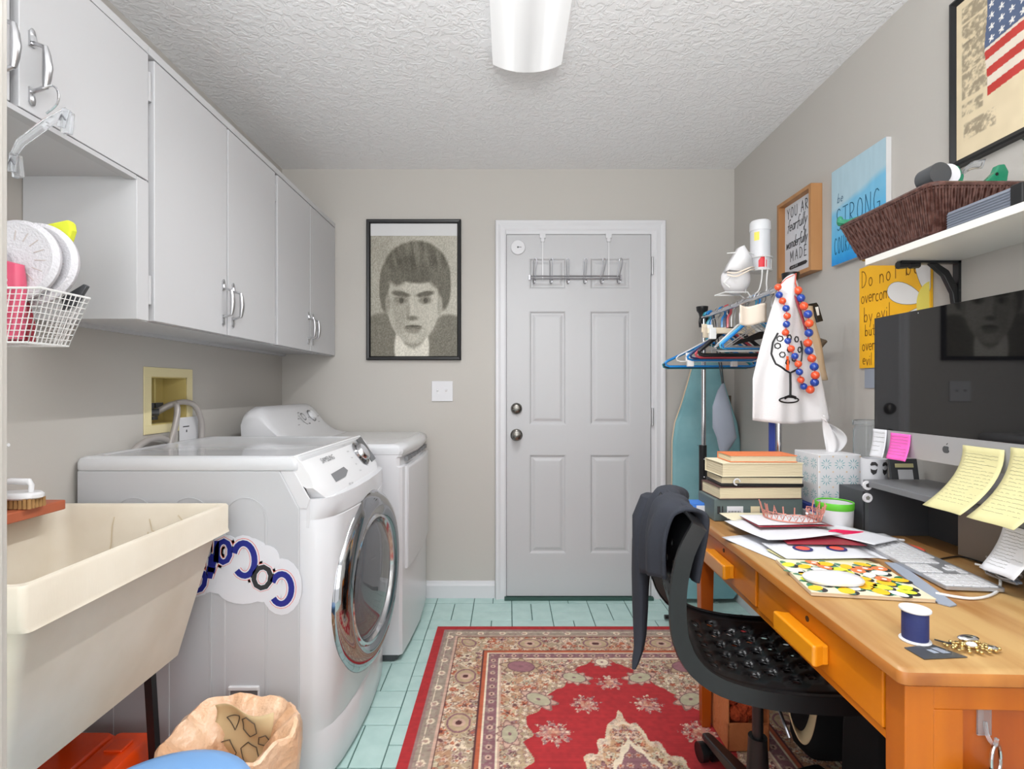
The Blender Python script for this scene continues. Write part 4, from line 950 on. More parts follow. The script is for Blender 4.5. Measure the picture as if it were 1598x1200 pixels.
obj('body', MB().prism(P, (1.070, 1.272, 1.5735), (1, 0, 0), (0, 0, 1), (0, -.160, 0)), 'ribgrey', t)
obj('end', MB().box(1.066, 1.172, 1.085, 1.111, 1.574, 1.618), 'blackm', t, bevel=.002)
obj('lettering', text_mesh('CASIO', .018, (1.105, 1.0844, 1.597), (1, 0, 0), (0, 0, 1), lift=.0003), 'paper', t)
t = thing('metal_bracket', 'bluish metal arm jutting from the wall under the flag picture', 'bracket', (XR, 1.22, 1.76))
obj('arm', MB().prism([(0, 0), (.02, .006), (.088, -.016), (.088, -.05), (.03, -.018)], (1.200, 1.225, 1.772), (1, 0, 0), (0, 0, 1), (0, -.012, 0)), 'steel', t, bevel=.002)

# ------------------------------------------------------------------ rug
RGx0, RGx1, RGy0, RGy1 = -.350, 1.16, .32, 2.60
def cells(X, Y, sc, seed, r0=.34, k=5, jit=.3):
    """a field of little flowers: returns petal mask, core mask, random id"""
    x, y = X/sc, Y/sc; xi, yi = np.floor(x), np.floor(y)
    h = lambda a, b, s: np.modf(np.abs(np.sin(a*127.1+b*311.7+s*74.7)*43758.5453))[0]
    jx = (h(xi, yi, seed)-.5)*jit; jy = (h(xi, yi, seed+1)-.5)*jit
    dx, dy = x-xi-.5-jx, y-yi-.5-jy; r = np.hypot(dx, dy); a = np.arctan2(dy, dx); ph = h(xi, yi, seed+2)*6.3
    rr = r0*(.72+.28*np.cos(k*a+ph)); return r < rr, r < r0*.28, h(xi, yi, seed+3), (r < rr) & (r > rr*.78)
def rugf(U, V):
    X = U*(RGx1-RGx0); Yf = (1-V)*(RGy1-RGy0); W2 = (RGx1-RGx0); L2 = (RGy1-RGy0)
    cx = W2/2; cy = L2/2; ax_ = cx-np.abs(X-cx); ay_ = cy-np.abs(Yf-cy)      # distance to nearest side / end
    e = np.minimum(ax_, ay_); along = np.where(ax_ < ay_, ay_, ax_)
    mx = np.abs(X-cx); my = np.abs(Yf-cy)
    red = np.array([176, 44, 48.]); red2 = np.array([168, 34, 42.]); tan_ = np.array([190, 164, 132.]); cream = np.array([232, 214, 188.]); grey = np.array([164, 148, 132.])
    mauve = np.array([142, 98, 104.]); rust = np.array([186, 96, 66.]); dk = np.array([92, 52, 52.]); sage = np.array([186, 176, 148.]); pinkish = np.array([205, 168, 150.])
    n1 = vnoise(X*26, Yf*26, 1); n2 = vnoise(X*75, Yf*75, 2); n3 = vnoise(X*140, Yf*140, 4); n4 = vnoise(X*9, Yf*9, 8)
    g = np.ones(U.shape+(3,))*red
    def put(m, c, a=1.0):
        nonlocal g
        m = np.asarray(m, float)*a; g = g*(1-m[..., None])+np.asarray(c)*m[..., None]
    def florid(m, base, seed, sc=.05):
        """dense multicoloured blooms and tendrils on base"""
        put(m, base)
        put(m & (n4 > .55), rust*.5+base*.5, .55); put(m & (n4 < .35), grey*.6+base*.4, .6)
        for q, (s_, k) in enumerate(((sc*1.9, 6), (sc*1.15, 5), (sc*.7, 5))):
            f, c, h, ed = cells(mx+seed*.13+q*.07, my+seed*.21+q*.05, s_, seed+q*5, .42, k, .5)
            pal = [cream, mauve, pinkish, sage, rust, cream]
            for i_, pc in enumerate(pal): put(m & f & (h*6 >= i_) & (h*6 < i_+1), pc, .85)
            put(m & ed, dk if q != 1 else cream, .6); put(m & c, dk if q == 1 else rust, .8)
        wv = np.abs(np.sin((mx+.03*np.sin(my*42+seed))*60)*np.cos((my+.03*np.sin(mx*38))*60)); put(m & (wv < .06), cream, .7)
        put(m & (n3 > .84), dk, .4); put(m & (n3 < .12), cream, .4)
    # bands, from the edge inwards
    b = lambda a, c: (e >= a) & (e < c)
    put(b(.036, .048), mauve*.5+grey*.5); put(b(.048, .100), grey); put(b(.062, .067), cream)
    dd = np.abs(((along-.06) % .105)-.0525); put(b(.055, .100) & (np.hypot(dd-.0, e-.074) < .016), cream); put(b(.055, .10) & (np.hypot(dd, e-.074) < .008), pinkish*.9)
    put(b(.048, .1) & (n3 > .7), mauve, .4)
    put(b(.100, .108), pinkish); put(b(.108, .114), dk)
    m = b(.114, .236); florid(m, tan_*.97, 3, .062)
    dd = np.abs((along % .30)-.15); put(m & (np.hypot(dd*.8, e-.175) < .050), tan_); put(m & (np.hypot(dd*.8, e-.175) < .044) & (np.hypot(dd*.8, e-.175) > .037), mauve)
    put(m & (np.hypot(dd, e-.175) < .024), pinkish); put(m & (np.hypot(dd, e-.175) < .012), dk)
    put(b(.236, .242), dk); put(b(.242, .258), rust); put(b(.258, .266), cream)
    m = b(.266, .306); put(m, mauve); f_ = np.abs(((along) % .05)-.025); put(m & (np.hypot(f_, e-.286) < .012), pinkish); put(m & (np.hypot(f_, e-.286) < .005), dk)
    put(m & (n3 > .7), grey, .6); put(b(.306, .314), cream); put(b(.314, .320), pinkish)
    # field
    fld = e >= .320; ex, ey = cx-.320, cy-.320
    wob = .012*np.sin(np.arctan2(my, mx+1e-6)*26)+.020*(n1-.5)
    # stepped red ground
    q = mx/.335+np.clip((my-.42)/.48, 0, 2); redm = fld & (q+wob*3 < 1.0) & (my < .80+wob)
    florid(fld & ~redm, tan_*1.04, 11, .060)
    edge = fld & ~redm & (np.abs(q+wob*3-1.0) < .16); f, c, h, ed = cells(mx, my, .030, 31, .42, 4, .4)
    put(edge, tan_*.9, .5); put(edge & f, cream, .9); put(edge & ed, mauve, .8)
    def oval(x0, y0, rx, ry, a, col, rim):
        dx, dy = mx-x0, my-y0; ca, sa = math.cos(a), math.sin(a); u_, v_ = dx*ca+dy*sa, -dx*sa+dy*ca; r = np.hypot(u_/rx, v_/ry); th = np.arctan2(v_, u_)
        put(r < 1.38+.22*np.cos(9*th), rim, .95); put((r < 1.38+.22*np.cos(9*th)) & (r > 1.2+.2*np.cos(9*th)), dk, .5); put(r < 1.0, col); put((r > .9) & (r < 1.0), mauve*.9); put(r < .18, mauve)
    oval(.135, .68, .052, .034, .4, sage, pinkish); oval(.29, .53, .055, .036, .7, sage, pinkish); oval(.35, .765, .060, .045, .2, mauve*1.1, tan_); oval(.0, .80, .03, .03, 0, cream, pinkish)
    oval(.40, .33, .03, .05, 0, sage, pinkish)
    # sprigs
    def sprig(x0, y0, s):
        dx, dy = mx-x0, my-y0; r = np.hypot(dx, dy*1.05); th = np.arctan2(dy, dx)
        m_ = r < s*(.80+.2*np.cos(8*th+1)+.12*np.cos(19*th)); put(m_ & (r < s*.8) & (n2 > .35), pinkish, .75); f, c, h, ed = cells(mx+x0, my+y0, .020, int(x0*90+y0*70), .46, 5, .5)
        put(m_ & f, cream, .92); put(m_ & f & (h > .6), pinkish, .8); put(m_ & ed, dk, .35); put(m_ & (n3 > .7), mauve, .8); put(m_ & (r < s*.3), rust*.6+cream*.4, .6)
    sprig(.0, .640, .058); sprig(.118, .50, .062); sprig(.248, .335, .072); sprig(.16, .36, .0); sprig(.265, .12, .05)
    # medallion
    qd = mx/.265+my/.455; wv = .05*np.sin(np.arctan2(my, mx*2)*18)+.10*(n1-.5)
    md = qd+wv < 1.0; florid(md, np.array([206, 180, 142.]), 21, .046)
    put(md & (qd+wv > .9), cream, .6)
    q2 = mx/.17+my/.29; put((q2 > .93) & (q2+wv*.5 < 1.06), cream); md2 = q2+wv*.5 < .95; put(md2, mauve); f, c, h, ed = cells(mx, my, .04, 77, .44, 6, .4); put(md2 & f, pinkish, .9); put(md2 & ed, dk, .6); put(md2 & c, rust, .9)
    q3 = mx/.10+my/.16; put(q3 < 1.06, dk, .8); put(q3+wv*.5 < 1.0, np.array([186, 182, 172.])); put((q3 < .8) & (n2 > .6), np.array([110, 116, 132.]), .8); put(q3 < .25, dk)
    g = g*(.94+.12*n2[..., None])*(.97+.06*np.modf(np.abs(np.sin(np.floor(Yf*400)*12.9)*437.5))[0][..., None])
    # the pile has bleached towards the far right
    return g
t = thing('area_rug', 'red and beige patterned oriental rug on the teal tile floor', 'rug', ((RGx0+RGx1)/2, (RGy0+RGy1)/2, 0))
obj('backing', MB().loft([rrect(RGx0+.002, RGx1-.002, RGy0+.002, RGy1-.002, .004, z, 2) for z in (.0006, .0062)]), mat('rug_edge', (170, 36, 42), .95), t)
paint('pile', rugf, 420, 630, (RGx0, RGy0, .0066), (RGx1-RGx0, 0, 0), (0, RGy1-RGy0, 0), m='painted_rug', parent=t)
FL = .0072

# ------------------------------------------------------------------ ironing board, garment rack
t = thing('ironing_board', 'pale teal ironing board standing upright behind the garment rack', 'ironing board', (1.10, 2.93, 0))
def ib(k):
    L = []; R_ = []
    for z, h in ((.03, .15), (.06, .175), (.12, .185), (.6, .187), (.90, .185), (1.0, .170), (1.10, .135), (1.20, .105), (1.29, .080), (1.35, .06), (1.385, .03)):
        L.append((1.098-h*k, z)); R_.append((1.098+h*k, z))
    return L+R_[::-1]
obj('cover', MB().loft([[(x, 2.915+.0, z) for x, z in ib(.98)], [(x, 2.905, z) for x, z in ib(1)], [(x, 2.893, z) for x, z in ib(1)], [(x, 2.885, z) for x, z in ib(.955)], [(x, 2.884, z) for x, z in ib(.9)]]), 'teal_cloth', t, smooth=True)
obj('hem', MB().tube([(x, 2.910, z) for x, z in ib(.99)], .006, 6, closed=True), 'tan', t, smooth=True)
obj('leg_frame', MB().tube([(1.22, 2.93, .02), (1.24, 2.93, 1.15)], .010, 8).tube([(1.0, 2.93, .02), (1.02, 2.93, 1.1)], .010, 8), 'brown', t, smooth=True)
t = thing('garment_rack', 'chrome and black garment rack standing behind the desk', 'garment rack', (1.0, 2.3, FL))
rx = 1.0; ry0, ry1, rz = 1.935, 2.675, 1.555
obj('rail', MB().cyl((rx, ry0-.01, rz), (rx, ry1+.01, rz), .011, n=14), 'chrome', t, smooth=True)
obj('lower_rail', MB().cyl((rx, ry0, .08), (rx, ry1, .08), .011, n=14), 'chrome', t, smooth=True)
for y in (ry0, ry1):
    p = obj('post', MB().cyl((rx, y, .90 if y > 2 else .80), (rx, y, rz), .0115, n=16), 'chrome', t, smooth=True)
    obj('lower_post', MB().cyl((rx-.004, y, .05), (rx-.004, y, .90 if y > 2 else .80), .019, n=16).cyl((rx-.03, y, .898 if y > 2 else .798), (rx-.03, y, .90), .002), 'blackm', t, smooth=True)
    for z in (.83, .74): obj('screw', MB().sph((rx-.004, y-.019, z), .004, 8, 6), 'chrome', p)
    obj('foot_bar', MB().tube([(rx-.20, y, FL+.013), (rx+.20, y, FL+.013)], .012, 10), 'blackm', t)
    dy = -.02 if y < 2 else .02
    xx = rx+(.035 if y < 2 else -.02)
    obj('end_cap', MB().lathe([(.016, -.05), (.018, -.02), (.014, .004), (.018, .022), (.028, .036), (.030, .056), (.0, .056)], (xx*0+rx+(.034 if y < 2 else .0), y+dy, rz), (0, 0, 1), 20, True, False).cyl((rx, y-dy*.2, rz), (rx+.03, y+dy, rz-.01), .016).cyl((rx+(.034 if y < 2 else 0), y+dy-.03, rz-.02), (rx+(.034 if y < 2 else 0), y+dy, rz-.02), .018, n=14), 'black', t, smooth=True)
bandm = obj('dark_band', MB().box(rx-.036, rx-.014, 1.93, 1.936, .80, 1.10), 'bookblue', t)

# hangers : one tubular prototype, then its copies
def hook_pts(y, c=0, h=.075):
    P = []
    for i in range(11):
        a = math.radians(200-(220*i/10)); P.append((.016*math.cos(a), 0, rz+.004+.0*i+.016*math.sin(a)))
    P = P[::-1]; return P
def tub_hanger(mat_, hw, drop, label, y, x=0, rz_=0, r=.0055, group='clothes hangers on the rack', hk=True, mid=True):
    t = thing('clothes_hanger', label, 'hanger', (rx+x, y, rz-drop), rz_, group)
    z0 = rz-drop; zn = z0+.105   # local coordinates have their origin on the bottom bar
    P = []
    body = [(-hw+.02, 0, 0), (-hw+.004, 0, .005), (-hw, 0, .016), (-hw+.012, 0, .028), (-.03, 0, .112), (0, 0, .120), (.03, 0, .112), (hw-.012, 0, .028), (hw, 0, .016), (hw-.004, 0, .005), (hw-.02, 0, 0)]
    obj('frame', MB().tube(body, r, 8, closed=True), mat_, t, smooth=True, local=True)
    top = drop+.012
    h = [(0, 0, .118), (0, 0, drop-.05), (.002, 0, drop-.036), (.014, 0, drop-.018), (.016, 0, drop), (.010, 0, drop+.013), (0, 0, drop+.0175), (-.011, 0, drop+.013), (-.016, 0, drop)]
    obj('hook', MB().tube(h, r*.95 if hk else .0018, 8), mat_ if hk else 'handle', t, smooth=True, local=True)
    return t
tub_hanger('hang_teal', .22, .262, 'teal tube hanger, farthest on the rack', 2.635)
tub_hanger('hang_sky', .222, .258, 'sky-blue tube hanger next to the farthest teal one', 2.615, .0, .03)
tub_hanger('hang_blue', .221, .256, 'bright blue tube hanger with the widest visible bottom bar', 2.585, .0, -.02, r=.006)
tub_hanger('black', .226, .262, 'thin black hanger just behind the bright blue one', 2.60, .0, -.01, r=.003)
tub_hanger('hang_white', .20, .235, 'white tube hanger behind the navy one', 2.53, .01, .05, r=.003, hk=False)
tub_hanger('hang_blue', .165, .232, 'shorter blue hanger in front of the white one', 2.47, .01, .04, r=.006)
tub_hanger('hang_navy', .16, .225, 'navy tube hanger in the middle of the rack', 2.44, .012, -.03)
tub_hanger('hang_red', .15, .222, 'pinkish red tube hanger beside the navy one', 2.41, .012, .03, r=.006)
tub_hanger('black', .145, .214, 'thick black velvet hanger in front of the red one', 2.37, .012, -.02, r=.009, hk=False)
tub_hanger('hang_white', .13, .200, 'slim white hanger with long bright bottom bar', 2.30, .04, .0, r=.005, hk=False)
tub_hanger('hang_sky', .14, .20, 'pale blue hanger crowded at the near half of the rack', 2.18, .02, .04, r=.005)
tub_hanger('hang_blue', .14, .20, 'mid-blue hanger between pale blue and white ones', 2.15, .02, .02, r=.005)
for i, y in enumerate((2.50, 2.26, 2.235, 2.21, 2.12, 2.09, 2.06)):
    t = thing('wire_hanger', ('wire hanger with its chrome hook crowded on the rack rail'), 'hanger', (rx, y, rz-.13), (.12, -.08, .05, -.03, .1, -.1, .02)[i], 'chrome wire hangers on the rack rail')
    obj('hook', MB().tube([(0, 0, .02), (0, 0, .09), (.002, 0, .094), (.014, 0, .112), (.016, 0, .13), (.010, 0, .143), (0, 0, .1475), (-.011, 0, .143), (-.016, 0, .13)], .0018, 6), 'handle', t, smooth=True, local=True)
    obj('frame', MB().tube([(-.13, 0, -.07), (0, 0, .02), (.13, 0, -.07), (-.13, 0, -.07)], .0016, 6), 'handle', t, smooth=True, local=True)
def clip_hanger(label, y, mat_, x=0, dz=0, clipm='hang_white', a=0):
    t = thing('skirt_hanger', label, 'hanger', (rx+x, y, rz-.15+dz), a)
    b = MB().box(-.125, .125, -.006, .006, -.012, .012); obj('bar', b, mat_, t, bevel=.004, local=True)
    obj('hook', MB().tube([(0, 0, .0), (0, 0, .11-dz), (.014-x, 0, .132-dz), (.016-x, 0, .15-dz), (-x, 0, .1675-dz), (-.016-x, 0, .15-dz)], .002, 6), 'handle', t, smooth=True, local=True)
    for sx in (-.105, .105):
        c = obj('clip', MB().obox((sx, -.006, -.012), (.030, .018, .05)).obox((sx, .012, .006), (.026, .005, .05), Matrix.Rotation(-.3, 3, 'X')), clipm, t, bevel=.003, local=True)
clip_hanger('cream skirt hanger with white clips at the rack middle', 2.42, 'hang_cream', .02, .055, 'hang_cream')
clip_hanger('low cream skirt hanger with chunky white clips', 2.33, 'hang_cream', .01, .04, 'hang_white', .05)
clip_hanger('white skirt hanger showing two pale clips near the bottom', 2.48, 'hang_white', -.035, -.075, 'hang_white', .04)
t = thing('black_clip_hanger', 'black hanger arm with a slotted clip left of the white cloth', 'hanger', (1.0, 2.20, 1.42))
obj('arm', MB().prism([(-.09, -.01), (-.04, .0), (.02, .028), (.05, .03), (.085, .028), (.094, -.018), (.066, -.026), (.060, .002), (.02, -.004), (-.09, -.03)], (1.035, 2.205, 1.40), (1, 0, 0), (0, 0, 1), (0, -.012, 0)), 'black', t, bevel=.002)
obj('hook', MB().tube([(1.0, 2.20, 1.41), (1.0, 2.20, 1.535), (1.014, 2.20, 1.545), (1.016, 2.20, 1.557), (1.0, 2.20, 1.5725), (.985, 2.20, 1.56)], .002, 6), 'handle', t)
t = thing('black_clip_hanger', 'black hanger arm with slotted clip sticking out right of the white cloth', 'hanger', (1.08, 1.99, 1.44))
mb = MB().prism([(0, 0), (.03, .024), (.125, .040), (.132, .030), (.150, -.030), (.128, -.036), (.116, .004), (.085, -.006), (.03, -.002)], (1.045, 1.992, 1.475), (1, 0, 0), (0, 0, 1), (0, -.010, 0))
obj('arm', mb, 'black', t, bevel=.0015)
obj('slot', MB().prism([(0, 0), (.012, .002), (.016, -.03), (.008, -.032)], (1.045+.118, 1.9815, 1.475+.022), (1, 0, 0), (0, 0, 1), (0, -.0006, 0)), 'hang_white', t)
obj('hook', MB().tube([(1.05, 1.987, 1.48), (1.01, 1.987, 1.52), (1.0, 1.987, 1.5), (1.0, 1.987, 1.535), (1.016, 1.987, 1.555), (1.0, 1.987, 1.5725), (.985, 1.987, 1.56)], .002, 6), 'handle', t)
obj('visor', MB().grid(lambda a, b: (1.10+.10*a+.012*b, 2.0-.02*math.sin(PI*b), 1.375-.075*b*math.sin(PI*min(1, .15+a*.8))+.045*(1-a)), 10, 6), 'brown', smooth=True, solid=.006, label='dark olive curved hanger end right of the white cloth', cat='hanger', base=(1.14, 2.0, 1.34))
obj('cloth_strip', MB().grid(lambda a, b: (.905+.10*a, 2.04+.01*math.sin(6*a), 1.515-.075*b-.006*math.sin(5*a)), 8, 8), 'beige_cloth', smooth=True, solid=.004, label='beige folded cloth corner left of the white bag', cat='cloth', base=(.95, 2.04, 1.44))
obj('tan_bag', MB().grid(lambda a, b: (1.06+.085*a+.06*b*a, 1.975-.012*math.sin(PI*a)+.004*math.sin(9*b), 1.50-.28*b), 8, 14), 'tan', smooth=True, solid=.012, label='tan fabric bag hanging behind the right of the white cloth', cat='bag', base=(1.1, 1.975, 1.22))

# white printed cloth with the wine glass
def tow(a, b):   # a across 0..1, b down 0..1
    wL = lerp(.985, .905, min(1, b/.55)**1.1) if b < .55 else .905-.0*b
    wL = .995-.105*min(1, b/.7)**.8; wR = 1.045+.115*min(1, b)**.9
    x = lerp(wL, wR, a); z = 1.578-.505*b-.012*math.sin(PI*a)*b+(.02*math.sin(PI*a))*(1-b)
    y = 1.895+.014*math.sin(a*9+b*1.5)*(.35+.65*b)-.02*math.sin(PI*a)*(1-b)+.006*math.sin(a*21+b*5)*b
    return (x, y, z)
t = thing('printed_cloth', 'white cloth bag printed with a black wine glass hanging on the rack end', 'cloth bag', (1.04, 1.9, 1.07))
obj('cloth', MB().grid(tow, 40, 40), 'cloth', t, smooth=True, solid=.006)
mb = MB()
def on(x, z):   # the cloth surface near that x,z
    b = (1.578-z)/.505; wL = .995-.105*min(1, max(b, 0)/.7)**.8; wR = 1.045+.115*min(1, max(b, 0))**.9; a = (x-wL)/(wR-wL); p = tow(a, b); return Vector((x, p[1]-.0045, z))
def ink(pts, r):
    P = []
    for (x0, z0), (x1, z1) in zip(pts[:-1], pts[1:]):
        for k in range(4): P.append(on(lerp(x0, x1, k/4), lerp(z0, z1, k/4)))
    P.append(on(*pts[-1])); mb.tube(P, r*1.25, 5)
s_ = 816/1.895
pq = lambda px, py: ((px-CX)/s_, EYE-(py-CY)/s_)
for pts, r in (([pq(*p) for p in ((1212,520),(1205,535),(1203,552),(1208,568),(1220,578),(1230,582))], .0028), ([pq(*p) for p in ((1230,582),(1243,576),(1250,562),(1252,545),(1248,532))], .0028),
               ([pq(*p) for p in ((1230,582),(1231,600),(1231,618))], .004), ([pq(1228+17*math.cos(a), 624+4.2*math.sin(a)) for a in [2*PI*i/20 for i in range(21)]], .0022)):
    ink(pts, r)
for k in range(3): ink([pq(1220, 620+k), pq(1231, 617), pq(1240, 620+k)], .003)
for (cx, cy) in ((1211, 540), (1216, 554), (1224, 566), (1214, 529), (1226, 528), (1240, 530), (1236, 560), (1246, 546), (1243, 568), (1226, 546)):
    w_, h_ = 3.6, 4.4; ink([pq(cx+w_*math.cos(a), cy+h_*math.sin(a)) for a in [2*PI*i/6+cx for i in range(7)]], .0018)
obj('print', mb, 'black', t, smooth=True)
obj('orange_print', MB().prism([(0, 0), (.011, 0), (.009, .05), (.001, .05)], (Vector(on(*pq(1221, 578)))+Vector((0, -.001, 0))), (1, 0, 0), (0, 0, 1), (0, -.001, 0)), 'orange', t)
# bead necklace hung over the end cap
t = thing('bead_necklace', 'orange and blue bead necklace hanging over the white cloth', 'necklace', (1.06, 1.86, 1.17))
path = [pq(*p) for p in ((1219,438),(1209,450),(1211,462),(1214,472),(1217,484),(1218,496),(1219,508),(1220,520),(1224,533),(1228,545),(1231,557),(1235,569),(1238,581),(1243,593),(1249,603),(1258,608),(1262,597),(1261,586),(1260,573),(1259,560),(1257,548),(1255,536),(1254,521),(1252,507),(1250,493),(1246,480),(1244,467),(1240,455),(1234,444))]
bm1 = {}
for k in ('beadorange', 'beadblue'): bm1[k] = mesh('bead', MB().sph((0, 0, 0), 1, 16, 10), k, True)
Pz = [Vector((x, 1.862+.012*math.sin(i), z)) for i, (x, z) in enumerate(path)]
obj('cord', MB().tube([p for p in Pz]+[Vector((1.03, 1.87, 1.60))], .0018, 5, closed=True), 'magred', t)
for i, p in enumerate(Pz[1:-1]):
    b = bpy.data.objects.new('bead', bm1['beadorange' if i % 2 == 0 else 'beadblue']); C.objects.link(b); b.parent = t
    b.location = p-Vector(t.location); r = .0124 if i < 14 else .0148; b.scale = (r, r, r)
obj('lanyard', MB().grid(lambda a, b: (1.02+.016*a+.045*b, 1.872, 1.53-.14*b-.02*a), 2, 8), 'maroon', smooth=True, solid=.002, label='dark red ribbon lanyard hanging between the two bead strands', cat='lanyard', base=(1.04, 1.872, 1.40))

# grey bag at the far post
t = thing('mesh_bag', 'small grey cone shaped bag hanging beside the far rack post', 'bag', (1.04, 2.56, .87))
obj('bag', MB().loft([[(c[0]+rx_*math.cos(a), 2.56+ry_*math.sin(a), c[1]) for a in [2*PI*i/16 for i in range(16)]] for c, rx_, ry_ in (((1.052, 1.215), .004, .004), ((1.045, 1.18), .02, .008), ((1.045, 1.10), .045, .02), ((1.055, 1.00), .055, .022), ((1.07, .95), .05, .02), ((1.06, .90), .03, .015), ((1.05, .87), .012, .01))]), 'greybag', t, smooth=True)
obj('strap', MB().tube(bez([(1.05, 2.56, 1.2), (1.035, 2.56, 1.30), (1.01, 2.56, 1.45), (1.0, 2.56, 1.568), (1.018, 2.56, 1.5), (1.04, 2.56, 1.35), (1.055, 2.56, 1.21)]), .003, 6), 'dgrey', t)

# caddy with wipes and masks
t = thing('wire_caddy', 'white wire caddy clipped over the rack rail holding wipes', 'caddy', (1.03, 2.2, 1.575))
mb = MB()
for z, r in ((1.683, .045), (1.735, .047)): mb.tube([(1.060+r*math.cos(a), 2.2+r*math.sin(a), z) for a in [2*PI*i/24 for i in range(24)]], .0025, 6, closed=True)
mb.cyl((1.060, 2.2, 1.679), (1.060, 2.2, 1.682), .045, n=24)
for dx in (-.01, .012): mb.tube(bez([(1.06+dx, 2.16, 1.683), (1.055+dx, 2.16, 1.63), (1.05+dx*1.5, 2.17, 1.59), (1.01+dx, 2.19, 1.569)]), .003, 6)
for a in (0, 1.6, 3.1, 4.7): mb.tube([(1.06+.046*math.cos(a), 2.2+.046*math.sin(a), 1.683), (1.06+.047*math.cos(a), 2.2+.047*math.sin(a), 1.735)], .002, 6)
mb.tube([(1.0, 2.16, 1.569), (.985, 2.15, 1.585), (.88, 2.12, 1.580), (.87, 2.2, 1.580), (.985, 2.22, 1.585), (1.0, 2.21, 1.569)], .003, 6)
mb.tube([(.90, 2.15, 1.745), (.94, 2.15, 1.748), (.955, 2.15, 1.762), (.985, 2.15, 1.75), (1.02, 2.17, 1.745)], .0022, 6)
mb.tube([(.985, 2.17, 1.583), (.99, 2.17, 1.75)], .0022, 6)
obj('wire', mb, 'wirew', t, smooth=True)
t = thing('wipes_canister', 'tall white wipes canister with a red mark standing in the wire caddy', 'canister', (1.06, 2.2, 1.684))
obj('body', MB().lathe([(0, 0), (.038, 0), (.039, .006), (.039, .165), (0, .168)], (1.06, 2.2, 1.6845), (0, 0, 1), 28, False, False), 'trimw', t, smooth=True)
obj('lid', MB().lathe([(.041, .165), (.0415, .17), (.041, .20), (.036, .207), (0, .208)], (1.06, 2.2, 1.6845), (0, 0, 1), 28, True, False), 'white', t, smooth=True)
mb = MB()
def cylp(a, z): return (1.06+.0396*math.cos(a), 2.2+.0396*math.sin(a), 1.6845+z)
mb.loft([[cylp(math.radians(-125+k*12), z0_) for k in range(5)] for z0_ in (.008, .035)], False, False, False).loft([[cylp(math.radians(-125+k*12), .035+(.022 if k == 2 else (.012 if k in (1, 3) else 0))*q) for k in range(5)] for q in (0, 1)], False, False, False)
obj('red_mark', mb, mat('redmark', (220, 50, 60), .5), t)
mb = MB().loft([[cylp(math.radians(-150+k*10), z0_) for k in range(4)] for z0_ in (.12, .155)], False, False, False); obj('yellow_mark', mb, 'flower_yellow', t)
for (cx, cz, h, lab, sl) in ((.952, 1.655, .055, 'white cup mask sitting lower in the wire caddy', 0), (.955, 1.715, .055, 'white pointed mask perched on top of the lower mask', .5)):
    t = thing('dust_mask', lab, 'mask', (cx, 2.165, cz-h), 0)
    if sl == 0:
        R = []
        for k, r in ((0, 1), (.2, 1.0), (.6, .86), (.85, .6), (1, .25)):
            R.append([(cx+.058*r*math.cos(a)*1, 2.165-.0+.035-.06*k, cz-.01+.062*r*math.sin(a)) for a in [2*PI*i/24 for i in range(24)]])
        obj('cup', MB().loft(R, False, True), 'cloth', t, smooth=True, solid=.003)
        for q in (.01, .02): obj('elastic', MB().tube(bez([(cx-.055, 2.14, cz+.02-q), (cx-.03, 2.11, cz+.015-q*1.4), (cx+.02, 2.10, cz+.03-q), (cx+.055, 2.14, cz+.04-q)]), .003, 6), 'beige_cloth', t, smooth=True)
        obj('loop', MB().tube([(cx-.045, 2.14, cz-.01), (cx-.075, 2.13, cz-.035), (cx-.05, 2.13, cz-.055)], .003, 6), 'hang_white', t)
    else:
        obj('cup', MB().loft([[(cx+x+.0, 2.175, cz+z), (cx+x*.9, 2.13, cz+z*.95)] for x, z in ((-.062, -.045), (-.045, -.01), (-.005, .055), (.008, .060), (.04, .01), (.048, -.03), (.0, -.05))], False, False, False).add([(cx+x*.9, 2.13, cz+z*.95) for x, z in ((-.062, -.045), (-.045, -.01), (-.005, .055), (.008, .060), (.04, .01), (.048, -.03), (.0, -.05))], [(0, 1, 2, 3, 4, 5, 6)]), 'cloth', t, smooth=True, solid=.002)

# ------------------------------------------------------------------ desk (its own frame: x = depth towards the wall, y = length away from camera)
DZ = .75; DA = -.035
DO = Vector((.611, .814, 0))
desk = thing('writing_desk', 'honey oak writing desk with orange drawers along the right wall', 'desk', DO, DA)
DM = MW[desk.name]
def dw(x, y, z): return DM @ Vector((x, y, z))
L_, Wd = 1.07, .625
dm('oak_edge', (186, 118, 50), .4, vary=((150, 86, 32), 12, (1, .2, 1), .35, .7))
obj('desktop_edge', MB().loft([rrect(k, Wd-k, k, L_-k, .012, z, 4) for k, z in ((.008, DZ-.030), (.0, DZ-.024), (.0, DZ-.010), (.002, DZ-.0055))]), 'oak_edge', desk, smooth=True, local=True)
obj('desktop', MB().loft([rrect(k, Wd-k, k, L_-k, .012, z, 4) for k, z in ((.002, DZ-.0055), (.0045, DZ-.002), (.010, DZ))]), 'oak', desk, smooth=True, local=True)
ZT = DZ-.0305; ZA = .597
lf = lambda x0, x1, y0, y1, z0, z1, tx, ty: [[(x0, y0, z1), (x1, y0, z1), (x1, y1, z1), (x0, y1, z1)]]
for (x, y) in ((.022, .022), (.022, L_-.022-.046), (Wd-.07, .022), (Wd-.07, L_-.068)):
    zb_ = FL
    obj('leg', MB().loft([[(x+.008, y+.008, zb_), (x+.038, y+.008, zb_), (x+.038, y+.038, zb_), (x+.008, y+.038, zb_)], [(x, y, .56), (x+.046, y, .56), (x+.046, y+.046, .56), (x, y+.046, .56)], [(x, y, ZT), (x+.046, y, ZT), (x+.046, y+.046, ZT), (x, y+.046, ZT)]]), 'orangewood_dark' if y > .5 else 'endwood', desk, bevel=.002, local=True)
